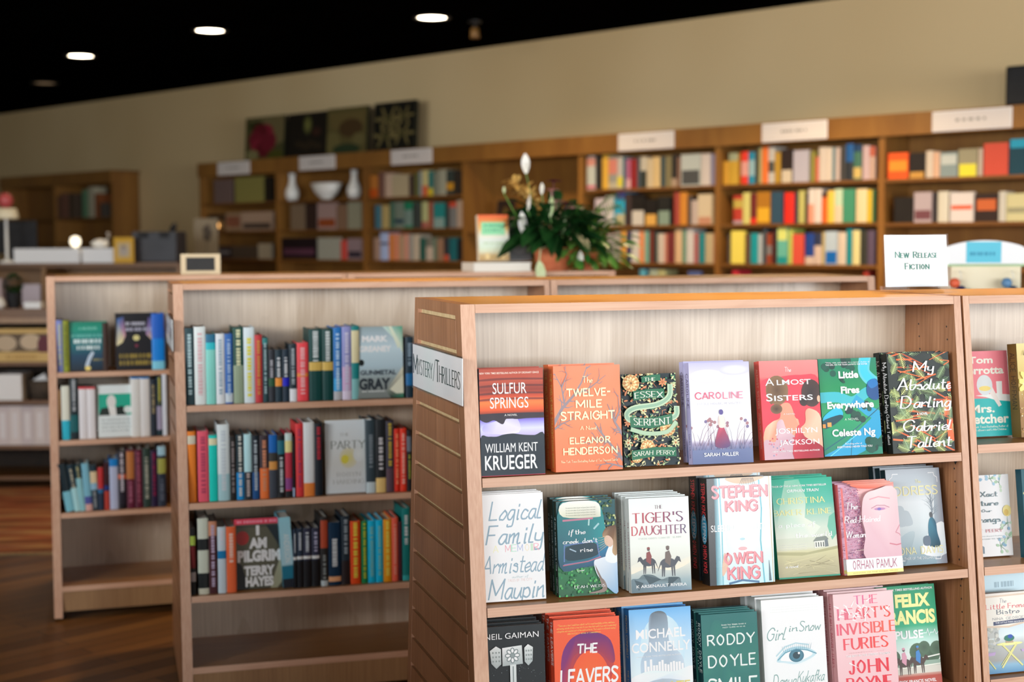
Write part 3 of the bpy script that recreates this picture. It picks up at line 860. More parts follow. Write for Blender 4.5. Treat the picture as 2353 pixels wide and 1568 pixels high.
mb = MB(); mb.lathe([(.05, 0), (.05, -.012), (.012, -.014), (.012, -.05)], 16); mb.build('ceiling_plate', 'trim_black', o, smooth=True)
mb = MB(); mb.lathe([(0, -.045), (.03, -.05), (.036, -.12), (.03, -.125), (0, -.118)], 16); mb.build('lamp_head', 'spot_brass', o, smooth=True)
for x, y, e_ in ((1.35, 8.2, 260), (2.9, 6.7, 330), (0, 9.6, 130), (-4.4, 9.6, 25), (-1.4, 7.4, 45), (-1.9, 6.6, 25), (-.7, 5.45, 30)):     # the same lamp rows go on above the frame
    l = bpy.data.lights.new('lamp_light', 'SPOT'); l.energy = e_; l.color = LAMP; l.spot_size = 2.5; l.spot_blend = .8; l.shadow_soft_size = .1
    q = bpy.data.objects.new('lamp_light', l); COL.objects.link(q); q.location = (x, y, CEIL - .03)

for x, y in ((.05, 3.38), (.5, 3.5), (.95, 3.64), (1.6, 3.84), (-.75, 5.0), (.0, 5.2)):          # narrow spots without fixtures, added out of view to brighten the bookcase tops
    l = bpy.data.lights.new('lamp_light', 'SPOT'); l.energy = 105; l.color = LAMP; l.spot_size = .8; l.spot_blend = .8; l.shadow_soft_size = .06
    q = bpy.data.objects.new('lamp_light', l); COL.objects.link(q); q.location = (x, y, CEIL - .03)

# ---------------------------------------------------------------- sloped double-sided bookcases
HT, SL, DP = 1.366, .124, .427
yf = lambda z: -SL * (HT - z)
yb = lambda z: DP + SL * (HT - z)
def bookcase(name, label, fr, L, shelves, slat=True, thick_l=.032, thick_r=.019, group='sloped wooden bookcases on the shop floor', pins=True, deck=.135):
    o = thing(name, label, 'bookcase', fr.pt(0, 0), (0, 0, fr.yaw), group)
    def side(x0, x1, outer):           # trapezoid end board; front strip carries the pale edge banding
        mb = MB(); mb.slant(x0, x1, yf(.012), yb(.012), .012, yf(HT), yb(HT), HT, 0, (0, 0, 1, 0, 1, 0)); return mb
    if slat:
        mb = MB(); mb.slant(.0095, thick_l, yf(.012), yb(.012), .012, yf(HT), yb(HT), HT, 0, (0, 0, 1, 0, 1, 2))
        fs, bs, g = .046, .034, .0032
        def piece(z0, z1, f0, b0, f1, b1): mb.slant(0, .0095, f0, b0, z0, f1, b1, z1, 0, (0, 0, 1, 0, 1, 0))
        piece(.012, HT, yf(.012), yf(.012) + fs, yf(HT), yf(HT) + fs)
        piece(.012, HT, yb(.012) - bs, yb(.012), yb(HT) - bs, yb(HT))
        zs = [HT - .0255 - .0752 * k for k in range(18)]
        top = HT
        for k, z in enumerate(zs):
            zt, zb_ = top, z
            q = 0 if k == 0 else g
            piece(zb_, zt, yf(zb_) + fs + q, yb(zb_) - bs - q, yf(zt) + fs + q, yb(zt) - bs - q); top = z - .0105
        piece(.012, top, yf(.012) + fs + g, yb(.012) - bs - g, yf(top) + fs + g, yb(top) - bs - g)
        mb.build('slatted_end_panel', ['panel_z', 'edge_z', 'fibreboard'], o)
    else: side(0, thick_l, True).build('end_panel', ['panel_z', 'edge_z'], o)
    mb = side(L - thick_r, L, True)
    if pins:
        for dy in (.035, .155):
            for k in range(34):
                z = HT - .075 - .0155 * k * 2; y = yf(z) + dy; x = L - thick_r - .0003
                if z < .2: break
                mb.face([(x, y + .0026 * math.cos(t), z + .0026 * math.sin(t)) for t in [q * math.pi / 4 for q in range(8)]], 2)
    mb.build('end_panel', ['panel_z', 'edge_z', 'pin_black'], o)
    x0, x1 = thick_l, L - thick_r; g = .0006
    mb = MB(); mb.slant(x0 + g, x1 - g, yf(HT - .019), yb(HT - .019), HT - .019, yf(HT), yb(HT), HT, 0, (2, 0, 1, 0, 1, 0)); mb.build('top_board', ['top_x', 'edge_x', 'shelf_x'], o)
    mb = MB(); mb.box(x0 + g, x1 - g, DP / 2 - .008, DP / 2 + .008, .1, HT - .0195, 0); mb.build('back_panel', ['back_z'], o)
    for h in shelves:
        z = HT - h; mb = MB(); mb.slant(x0 + .002, x1 - .002, yf(z - .02), DP / 2 - .0085, z - .02, yf(z), DP / 2 - .0085, z, 0, (0, 0, 1, 0, 0, 0)); s = mb.build('shelf', ['shelf_x', 'edge_x'], o)
        if pins:
            for xx, sg in ((x1, -1), (x0, 1)):
                mb = MB(); y = yf(z - .02) + .02
                mb.box(min(xx, xx + sg * .012), max(xx, xx + sg * .012), y, y + .016, z - .0225, z - .0203); mb.face([(xx + sg * .0005, y, z - .0225), (xx + sg * .0005, y + .016, z - .0225), (xx + sg * .0005, y + .008, z - .034)]); mb.build('shelf_bracket', 'pin_black', s)
    z = deck; mb = MB(); mb.slant(x0 + g, x1 - g, yf(z - .02), yb(z - .02), z - .02, yf(z), yb(z), z, 0, (0, 0, 1, 0, 1, 0)); mb.build('bottom_shelf', ['shelf_x', 'edge_x'], o)
    mb = MB(); mb.box(x0 + g, x1 - g, yf(.03) + .012, yf(.03) + .03, .035, deck - .021); mb.build('kickboard', ['kick_z'], o)
    for x, y in ((.03, yf(.012) + .05), (L - .03, yf(.012) + .05), (.03, yb(.012) - .05), (L - .03, yb(.012) - .05)):
        mb = MB(); mb.lathe([(0, 0), (.011, 0), (.011, .0125), (0, .0125)], 10, cx=x, cy=y); mb.build('leveling_foot', 'pin_black', o)
    return o
A = Frame(-.1111, 3.0591, .2971); q = A.pt(1.252, 0); A2 = Frame(q.x, q.y, .2971)
B = Frame(-1.1032, 4.6281, .275); q = B.pt(1.287, 0); B2 = Frame(q.x, q.y, .275)
C = Frame(-1.8705, 5.7145, .3044); q = C.pt(1.2241, 0); C2 = Frame(q.x, q.y, .3044)
SA = [.3726, .6476, .937]; SA2 = [.357, .647, .912]; SB = [.3943, .7083, 1.0057]; SC = [.3846, .6551, .9423]
bookcase('bookcase', 'sloped wooden bookcase in front with a slatted end and rows of face-out novels', A, 1.2455, SA)
bookcase('bookcase', 'sloped wooden bookcase cut off by the right edge, beyond a dark gap', A2, 1.2455, SA2, slat=False, thick_l=.017)
bookcase('bookcase', 'sloped wooden bookcase with three packed shelves and an empty bottom, left of the front one', B, 1.283, SB)
bookcase('bookcase', 'sloped wooden bookcase mostly hidden behind the front one, its bare back board showing', B2, 1.268, SB[:1], slat=False, thick_l=.024, thick_r=.028, pins=False)
bookcase('bookcase', 'leftmost floor bookcase, standing behind the middle one on the dark floor', C, 1.2205, SC, slat=False)
bookcase('bookcase', 'sloped wooden bookcase with potted plants on its top board', C2, 1.228, SC[:1], slat=False, thick_r=.032, pins=False)

for x, y, lb in ((-3.43, 1.04, 'empty sloped bookcase beyond the left edge of the photo, farther from the lens axis'), (-2.215, 1.412, 'empty sloped bookcase just beyond the left edge of the photo')):  # unseen bookcases, added to keep front window light off the lower left shelves
    bookcase('bookcase', lb, Frame(x, y, .2971), 1.24, SA, slat=False, thick_l=.02, pins=False)

for k, x in enumerate((-2.75, -1.5, -.25)):  # further unseen cases, added behind the lens to darken floor and low shelves
    bookcase('bookcase', ['empty sloped bookcase behind the photographer, at the left of three', 'empty sloped bookcase behind the photographer, between two others', 'empty sloped bookcase behind the photographer, at the right of three'][k], Frame(x, -1.25, .06), 1.24, SA, slat=False, thick_l=.02, pins=False)

# ---------------------------------------------------------------- long bookcase on the back wall
WT, WW, WDP = EYE + .7761, 1.25, .35
WALL = Frame(-3.0823, 14.1449, WYAW)
wfr = [.3976, .6666, .9359, 1.205, 1.48, 1.75]
def wall_case(name, label, a0, n, shelf_sets, group='tall wooden bookcases along the back wall'):
    o = thing(name, label, 'bookcase', WALL.pt(a0, 0), (0, 0, WYAW), group); L = n * WW
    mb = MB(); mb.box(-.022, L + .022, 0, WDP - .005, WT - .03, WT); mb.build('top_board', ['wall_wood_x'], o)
    mb = MB(); mb.box(-.022, L + .022, -.012, .008, WT - .135, WT - .0002); mb.build('header_board', ['wall_wood'], o)
    mb = MB(); mb.box(0, L, WDP - .03, WDP - .01, .1, WT - .031); mb.build('back_panel', ['wall_wood'], o)
    for k in range(n + 1):
        mb = MB(); mb.box(k * WW - .022, k * WW + .022, .0085 if 1 else 0, WDP - .031, 0, WT - .0305); mb.build('upright', ['wall_wood'], o)
    for k in range(n):
        for h in shelf_sets[k] if isinstance(shelf_sets, dict) and k in shelf_sets else wfr:
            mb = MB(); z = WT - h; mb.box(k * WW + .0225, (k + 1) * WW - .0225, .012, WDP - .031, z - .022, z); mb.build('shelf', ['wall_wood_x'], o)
    mb = MB(); mb.box(.0225, L - .0225, .05, .07, 0, .1); mb.build('kickboard', ['wall_wood'], o)
    return o
b6 = [.4, .672, .95, 1.23, 1.5, 1.78]
wall_case('bookcase', 'long tall wooden bookcase with white section signs along the back wall', 0, 8, {6: b6, 7: b6, 3: [.70, 1.205, 1.48, 1.75]})
wall_case('bookcase', 'dim tall wooden bookcase at the far left of the back wall', -1.683 - 2.5, 2, {0: [.50, .78, 1.1, 1.4, 1.7], 1: [.50, .78, 1.1, 1.4, 1.7]})
SIGNS = [(.335, .85), (1.625, 2.13), (2.89, 3.39), (5.39, 5.885), (6.63, 7.115), (7.855, 8.345)]
SLAB = ['white section sign on the leftmost bay of the long wall bookcase', 'white section sign above the bay with the white vases', 'white section sign above the packed bay left of the plant',
        'white section sign above the packed bay right of the plant', 'white section sign second from the right on the wall bookcase', 'large white section sign at the right end of the wall bookcase']
for i, ((s0, s1), lb) in enumerate(zip(SIGNS, SLAB)):
    hh = .108; W_ = s1 - s0
    o = thing('section_sign', lb, 'sign', WALL.pt(s0, -.0185, WT - .014 - hh), (0, 0, WYAW), 'white signs on the wall bookcase')
    ar = Art(W_, hh); ar.bars(.3, .46, .7, .6, '#8f8a84', seed=i)
    c = MB(); c.box(0, W_, .0, .004, 0, hh, 0, lin('#d9d2cc')); ar.put(c, lambda u, v, e: (u, -e * 3, v)); c.build('card', 'ink_matt', o)
    mb = MB(); mb.box(-.006, W_ + .006, .0045, .0058, -.006, hh + .006); mb.build('holder', 'card_white', o)
# ---------------------------------------------------------------- the face-out novels of the front bookcase
KF = 1.06
GA = ['face-out books on the upper shelf of the front bookcase', 'face-out books on the middle shelf of the front bookcase', 'face-out books on the lower shelf of the front bookcase']
def twig(a, pts, wd, c, seed, n=5, l=.16):
    r = random.Random(seed); a.line(pts, wd, c, True)
    for i in range(n):
        j = r.randrange(0, len(pts) - 1); t = r.random(); x = pts[j][0] + (pts[j+1][0] - pts[j][0]) * t; y = pts[j][1] + (pts[j+1][1] - pts[j][1]) * t
        dx, dy = pts[j+1][0] - pts[j][0], pts[j+1][1] - pts[j][1]; g = math.atan2(dy, dx) + r.choice((-.7, .7)); k = l * r.uniform(.5, 1)
        m = (x + math.cos(g) * k * .5, y + math.sin(g) * k * .45); e = (x + math.cos(g + r.uniform(-.3, .3)) * k, y + math.sin(g + r.uniform(-.2, .4)) * k)
        a.line([(x, y), m, e], wd * .45, c, True)
        if r.random() < .6: a.line([m, (m[0] + math.cos(g + .8) * k * .35, m[1] + math.sin(g + .8) * k * .35)], wd * .25, c, True)
def flower(a, x, y, r, n, c, cc, rot=0, asp=.62):
    for k in range(n):
        t = rot + 2 * math.pi * k / n; a.e(x + math.cos(t) * r * .6, y + math.sin(t) * r * .6 * asp, r * .42, r * .2 * asp, c, 8, t)
    a.e(x, y, r * .28, r * .28 * asp, cc, 8)
def cv_sulfur(a):
    a.grad([(0, '#1f2b36'), (.38, '#24303a'), (.4, '#2f3440')]).grad([(.36, '#b5a6d8'), (.44, '#cfd0f4'), (.52, '#7f72d0'), (.56, '#3a3050')])
    a.b([(.1, .4), (.6, .4), (.55, .55), (.3, .52), (.05, .47)], None, ['#c8c0ea', '#e4def8', '#b0a8e0', '#d8d4f4', '#a8a4e0'])
    a.grad([(.53, '#2c2430'), (.57, '#6a2a22'), (.62, '#e2582a'), (.68, '#f07838'), (.74, '#c2482c'), (.8, '#8a3428'), (.88, '#b04a34'), (1, '#a84430')])
    for y, c in ((.9, '#7a3028'), (.84, '#6e2c26'), (.77, '#70302a'), (.715, '#8a3a2a')): a.b([(0, y), (.35, y + .012), (1, y + .004), (1, y - .012), (.5, y - .006), (0, y - .016)], c)
    a.b([(0, .53), (.1, .5), (.22, .52), (.35, .48), (.42, .535), (.6, .525), (1, .55), (1, .58), (0, .58)], '#2e2632')
    a.b([(0, .355), (.12, .37), (.25, .368), (.36, .385), (.5, .392), (.58, .385), (.7, .375), (.85, .37), (1, .372), (1, 0), (0, 0)], '#222e38')
    a.t('NEW YORK TIMES BESTSELLING AUTHOR OF ORDINARY GRACE', .47, .958, .017, .93, '#f2d8c8', bold=.01)
    a.t('SULFUR', .47, .815, .1, .53, '#f4efe8'); a.t('SPRINGS', .46, .68, .1, .6, '#f4efe8'); a.t('A NOVEL', .48, .565, .018, .2, '#f0e6e0')
    a.t('WILLIAM KENT', .48, .262, .082, .82, '#f2f2f0'); a.t('KRUEGER', .47, .125, .128, .82, '#f2f2f0', bold=.012); a.r(0, 0, 1, .006, '#b03048')
def cv_twelve(a):
    a.grad([(0, '#ee7c54'), (.5, '#f58a60'), (1, '#ec8560')])
    g = '#93848a'
    for P, wd, sd in (([(-.02, .45), (.12, .6), (.3, .72), (.42, .84), (.5, .98)], .055, 1), ([(.16, .62), (.12, .8), (.02, .93)], .03, 2), ([(.3, .72), (.55, .79), (.78, .9)], .03, 3),
                      ([(1.02, .08), (.85, .22), (.66, .38), (.6, .45)], .05, 4), ([(.8, .26), (.6, .3), (.48, .24)], .025, 5), ([(1.02, .32), (.9, .45), (.8, .62)], .045, 6), ([(.9, .45), (.97, .55), (.96, .7)], .03, 7),
                      ([(-.02, .4), (.12, .46), (.3, .5)], .028, 8), ([(1.02, .02), (.8, .06), (.6, .05)], .03, 9), ([(.12, .8), (.2, .92), (.16, .99)], .02, 10)): twig(a, P, wd, g, sd)
    W_ = '#fbe9bc'
    a.t('The', .5, .862, .05, .14, W_, 'script'); a.t('TWELVE-', .52, .745, .066, .66, W_, 'bold'); a.t('MILE', .52, .635, .066, .38, W_, 'bold'); a.t('STRAIGHT', .5, .525, .07, .8, W_, 'bold')
    a.t('A Novel', .5, .405, .03, .24, W_, 'script'); a.t('ELEANOR', .52, .29, .055, .6, W_, 'bold'); a.t('HENDERSON', .52, .19, .06, .8, W_, 'bold'); a.t('New York Times Bestselling Author of Ten Thousand Saints', .5, .095, .02, .84, W_, 'script')
def cv_essex(a):
    a.r(0, 0, 1, 1, '#12262c'); r = random.Random(4); cr, og, gn, pg = '#d9d3a0', '#d98a5c', '#2f7a56', '#a9c08a'
    for i in range(130):
        x, y, t, l = r.random(), r.random(), r.random() * 6.28, r.uniform(.07, .16)
        a.line([(x, y), (x + math.cos(t) * l * .5, y + math.sin(t) * l * .35), (x + math.cos(t + .8) * l, y + math.sin(t + .8) * l * .6)], .014, r.choice((cr, pg, cr, og)), True)
    for i in range(280):
        x, y, t = r.random(), r.random(), r.random() * 3.14; a.e(x, y, r.uniform(.02, .045), .01, r.choice((cr, cr, og, gn, pg)), 8, t)
    for x, y, rr in ((.16, .9, .15), (.78, .4, .14), (.2, .1, .1), (.4, .2, .13)):
        a.e(x, y, rr, rr * .62, '#e6c88a', 20); 
        for k in range(3): flower(a, x, y, rr * (1 - .25 * k), 12 - 2 * k, ('#c98a50', '#efdca4', '#d9a060')[k], '#8a5a30', k * .3)
    for x, y, rr in ((.72, .9, .08), (.9, .52, .08), (.06, .47, .07), (.35, .6, .06), (.05, .26, .07), (.9, .24, .07), (.5, .98, .07), (.9, .86, .06)): flower(a, x, y, rr, 7, r.choice((cr, og)), '#b06a3c', r.random())
    body = [(.62, .99), (.82, .86), (.86, .74), (.6, .66), (.2, .63), (.08, .56), (.3, .53), (.7, .58), (.92, .66)]
    a.line([(.95, .62), (.9, .52), (.5, .47), (.12, .5), (.05, .57), (.2, .63), (.6, .66), (.82, .74), (.85, .86)], .1, '#b9cfae', curve=True); a.line([(.95, .62), (.9, .52), (.5, .47), (.12, .5), (.05, .57), (.2, .63), (.6, .66), (.82, .74), (.85, .86)], .05, '#8fb398', curve=True)
    a.line([(.12, .4), (.4, .35), (.75, .36), (.92, .46)], .07, '#a9c4a4', curve=True)
    def band(x0, x1, y, h, bow):
        a.p([(x0, y - h), (.5 * (x0 + x1), y - h + bow), (x1, y - h + .02), (x1, y + h + .02), (.5 * (x0 + x1), y + h + bow), (x0, y + h)], '#1f6a4a')
    band(.34, .68, .93, .034, .02); band(.18, .74, .76, .05, .02); band(.1, .86, .48, .055, -.02); band(.1, .9, .12, .05, .03)
    W_ = '#eef0d6'; a.t('THE', .49, .935, .036, .2, W_, 'serif'); a.t('ESSEX', .46, .762, .06, .5, W_, 'serif', arc=.012); a.t('SERPENT', .5, .485, .068, .66, W_, 'serif', arc=-.014); a.t('SARAH PERRY', .5, .13, .044, .74, W_, 'serif', sl=.1, arc=.012)
def cv_caro(a):
    a.grad([(0, '#5f6c94'), (.14, '#6f7aa0'), (.2, '#a79cb8'), (.24, '#ece4ec'), (.6, '#eeebf2'), (.85, '#d9d6ec'), (1, '#b9b6dc')])
    a.e(.3, .86, .3, .07, '#e9e7f4', edge='#d4d1ea').e(.75, .92, .25, .05, '#f2f1fa', edge='#c8c6e4')
    r = random.Random(3)
    for i in range(26):
        x = r.uniform(.05, .98); t = .1 * r.uniform(-1, 2.5); h_ = r.uniform(.08, .26); a.line([(x, .18), (x + t * .4, .18 + h_ * .6), (x + t, .18 + h_)], .008, r.choice(('#8a7a92', '#9a8090', '#77708e')), True)
        if h_ > .16: a.e(x + t, .18 + h_, .028, .016, r.choice(('#9c7484', '#a87a80', '#7c7096')), 8, .9)
    for i in range(40): x = r.random(); a.line([(x, .14), (x + r.uniform(-.03, .03), r.uniform(.18, .23))], .01, r.choice(('#8c86a6', '#74789c', '#a09ab4')), True)
    a.b([(.38, .17), (.44, .34), (.5, .39), (.54, .34), (.62, .17)], None, ['#7c4468', '#a83c58', '#d85a70', '#b04a60', '#5c4a78'])
    a.b([(.45, .36), (.455, .46), (.5, .47), (.54, .45), (.55, .36)], '#f0d8cc'); a.e(.495, .505, .035, .027, '#5c5290'); a.b([(.455, .46), (.44, .4), (.46, .36), (.47, .42)], '#e8c8c0')
    a.t('CAROLINE', .48, .67, .062, .78, '#e0607a', 'sans', bold=.03, cols=('#d8486a', '#e88aa0')); a.t('LITTLE HOUSE, REVISITED', .48, .59, .018, .72, '#b8b4c8', 'hand'); a.t('SARAH MILLER', .47, .09, .03, .56, '#f4f2f6', 'bold')
def cv_almost(a):
    a.grad([(0, '#c03848'), (.5, '#e04452'), (.8, '#e4505a'), (.84, '#ee7a78'), (1, '#f08682')])
    a.b([(0, .76), (.3, .83), (.7, .85), (1, .8), (1, .3), (0, .3)], None, ['#dc4656', '#e04856', '#e24a58', '#dc4452', '#d63c4c', '#da4050'])
    sk, sk2 = '#e8b090', '#d8987c'
    a.b([(.02, 0), (.02, .28), (.16, .38), (.3, .42), (.33, .55), (.48, .56), (.56, .42), (.62, .36), (.62, 0)], None, [sk2, sk, '#f0c4a8', sk2, sk2, sk2, sk, sk2, sk2])
    a.e(.28, .7, .19, .15, '#5e4634', edge='#8a6a4c').e(.25, .51, .1, .05, '#4a3428', edge='#7c5c44').b([(.14, .75), (.1, .66), (.16, .56), (.2, .6)], '#7c5c40')
    a.b([(.0, 0), (.02, .2), (.2, .18), (.24, .36), (.34, .4), (.4, .3), (.56, .2), (.6, 0)], None, ['#cfa8b2'] * 4 + ['#d8b8be'] * 2 + ['#c29ca8'] * 2)
    for i in range(26): q = random.Random(i); a.e(.04 + q.random() * .5, .02 + q.random() * .2, .012, .009, q.choice(('#c85060', '#8a8cb0', '#d87888')), 6)
    a.b([(.6, 0), (.58, .26), (.72, .36), (.74, .48), (.84, .5), (1, .4), (1, 0)], None, ['#e4b094', '#ecbca0', '#e0a488', '#d89c80', '#e8b498', '#f0c0a4', '#d8a084'])
    a.b([(.5, 0), (.56, .28), (.64, .34), (.7, .22), (.98, .12), (1, 0)], None, ['#b82c40', '#d03c4c', '#d84450', '#b03040', '#a02838', '#982434'])
    a.e(.86, .66, .17, .14, '#2c2020', edge='#4a3430').e(.72, .58, .07, .05, '#2c2020', edge='#3c2a28').e(.98, .6, .03, .035, '#e8b498')
    W_ = '#f6f0f0'; a.t('The', .48, .905, .04, .1, W_, 'script'); a.t('A', .16, .785, .072, .15, W_); a.t('LMOST', .57, .778, .05, .58, W_, bold=.012); a.t('S', .14, .628, .074, .11, W_, bold=.01); a.t('ISTERS', .55, .618, .052, .66, W_, bold=.012)
    a.t('A NOVEL', .46, .455, .014, .2, W_); a.t('JOSHILYN', .56, .285, .05, .72, W_, bold=.006); a.t('JACKSON', .6, .168, .05, .68, W_, bold=.006); a.t('NEW YORK TIMES BESTSELLING AUTHOR', .54, .08, .016, .8, W_, bold=.01)
def cv_fires(a):
    a.grad([(0, '#127c64'), (.4, '#159a62'), (.7, '#0f8a52'), (1, '#127a5e')])
    cy, bl = '#3ac0dc', '#1c9cc8'
    a.line([(.82, 1.02), (.78, .86), (.9, .76), (1.02, .72)], .2, '#5cc0cc', curve=True); a.line([(.82, 1.02), (.78, .86), (.9, .76), (1.02, .72)], .13, cy, curve=True)
    a.line([(-.02, .6), (.3, .6), (.55, .55), (.8, .64), (1.02, .66)], .16, '#3cb4c0', curve=True); a.line([(.6, .56), (.8, .45), (1.02, .38)], .16, bl)
    a.b([(0, 0), (.3, .1), (.75, .32), (1, .44), (1, .2), (.55, 0)], bl); a.line([(0, .06), (.5, .24), (1, .48)], .014, '#0c5a70'); a.line([(.45, 0), (.5, .22)], .01, '#0c5a70'); a.line([(.1, 0), (.6, .22)], .012, '#6cd4e0')
    for x, y, s_ in ((.16, .9, .11), (.5, .94, .1), (.62, .4, .11), (.88, .12, .15), (.06, .34, .07), (.78, .5, .08), (.4, .78, .05)):
        for k in range(7): q = random.Random(k + int(x * 99)); a.e(x + q.uniform(-s_, s_) * .8, y + q.uniform(-s_, s_) * .5, s_ * .5, s_ * .32, q.choice(('#0c3c34', '#0a4a3a', '#0e5444')), 9)
    a.b([(.82, .74), (.94, .78), (1, .74), (1, .58), (.9, .56), (.8, .62)], '#0d4a86'); a.b([(.82, .74), (.94, .78), (1, .72), (.88, .68)], '#1670b4')
    a.b([(.02, .4), (.26, .5), (.36, .44), (.3, .38), (.06, .32)], '#28b4dc'); a.b([(.0, .36), (.3, .42), (.34, .38), (.05, .28)], '#0b4450'); a.r(.08, .3, .15, .345, '#e8a050').r(.0, .29, .05, .33, '#e89848'); a.e(.47, .46, .07, .035, '#0a3038', rot=.5)
    W_ = '#f4f8f2'; a.t('"Witty, wise, and tender. It\'s a marvel." Author of', .5, .958, .014, .76, W_); a.t('THE GIRL ON THE TRAIN and INTO THE WATER', .48, .935, .015, .72, W_, bold=.012)
    a.t('Little', .5, .83, .066, .34, W_, bold=.04); a.t('Fires', .51, .672, .066, .32, W_, bold=.04); a.t('Everywhere', .5, .52, .066, .8, W_, bold=.04); a.t('A NOVEL', .5, .37, .022, .24, '#d8eadc'); a.t('Celeste Ng', .52, .235, .068, .74, W_, bold=.03)
    a.t('Bestselling author of', .5, .12, .014, .28, W_, 'script'); a.t('EVERYTHING I NEVER TOLD YOU', .52, .088, .018, .6, W_, bold=.02)
def cv_darling(a):
    a.r(0, 0, 1, 1, '#1c2622'); r = random.Random(8); gs = ('#a8bc7c', '#c2cc80', '#8aa070', '#d4d890', '#6c8868', '#b8c888', '#97b284')
    for i in range(26): x, y = r.random(), r.random(); t = r.uniform(-.6, .6); l = r.uniform(.2, .5); a.line([(x, y), (x + math.cos(t) * l, y + math.sin(t) * l * .6)], r.uniform(.012, .03), r.choice(('#d8602c', '#e0703c', '#b84a24')))
    for x, y, h_ in ((.9, .1, .22), (.86, .36, .16), (.95, .6, .1)): a.r(x, y, x + .1, y + h_, '#e2683a')
    for i in range(64):
        x, y, t, l = r.random(), r.random(), r.random() * 6.28, r.uniform(.16, .28); c = r.choice(gs); ex, ey = math.cos(t), math.sin(t) * .7; a.line([(x, y), (x + ex * l, y + ey * l)], .009, c)
        for k in range(10):
            u = .08 + .095 * k; px_, py_ = x + ex * l * u, y + ey * l * u; q = .075 * (1 - .75 * abs(u - .35))
            for sg in (-1, 1): a.line([(px_, py_), (px_ + math.cos(t + sg * .95) * q, py_ + math.sin(t + sg * .95) * q * .7)], .0095, c, True, step=False)
    for i in range(9): x, y = r.random(), r.random(); t = r.uniform(-.6, .6); l = r.uniform(.2, .5); a.line([(x, y), (x + math.cos(t) * l, y + math.sin(t) * l * .6)], r.uniform(.01, .02), r.choice(('#d8602c', '#e0703c')))
    W_ = '#fafaf4'
    for wd_, y, h_, ww, sl in (('My', .855, .1, .32, .25), ('Absolute', .68, .115, .86, .22), ('Darling', .5, .115, .8, .22), ('Gabriel', .262, .11, .76, .22), ('Tallent', .1, .11, .72, .2)): a.t(wd_, .56, y, h_ * .86, ww, W_, 'script', sl=sl)
    a.t('A NOVEL', .5, .385, .022, .18, W_, bold=.03)
def cv_logical(a):
    a.grad([(0, '#e9f0ee'), (1, '#f0f4f2')]); g = '#8ca6b6'
    for wd_, x, y, h_, ww in (('Logical', .52, .845, .15, .78), ('Family', .5, .62, .15, .86), ('Armistead', .46, .345, .14, .92), ('Maupin', .5, .115, .16, .84)): a.t(wd_, x, y, h_ * 1.12, ww * 1.06, g, 'hand', sl=.22)
    for ch, x, c in zip('AMEMOIR', (.2, .4, .5, .6, .72, .8, .87), ('#ece6bc', '#e6a0ac', '#a8d8c0', '#a8b4d8', '#e8dcc0', '#c4dcc4', '#e6a8b4')): a.t(ch, x, .49, .062, .085, c, 'hand')
    a.t('author of', .58, .222, .02, .26, '#b0c0c4', 'hand', sl=.2); a.t('TALES OF THE CITY', .58, .19, .022, .4, '#dcbcb8', 'hand')
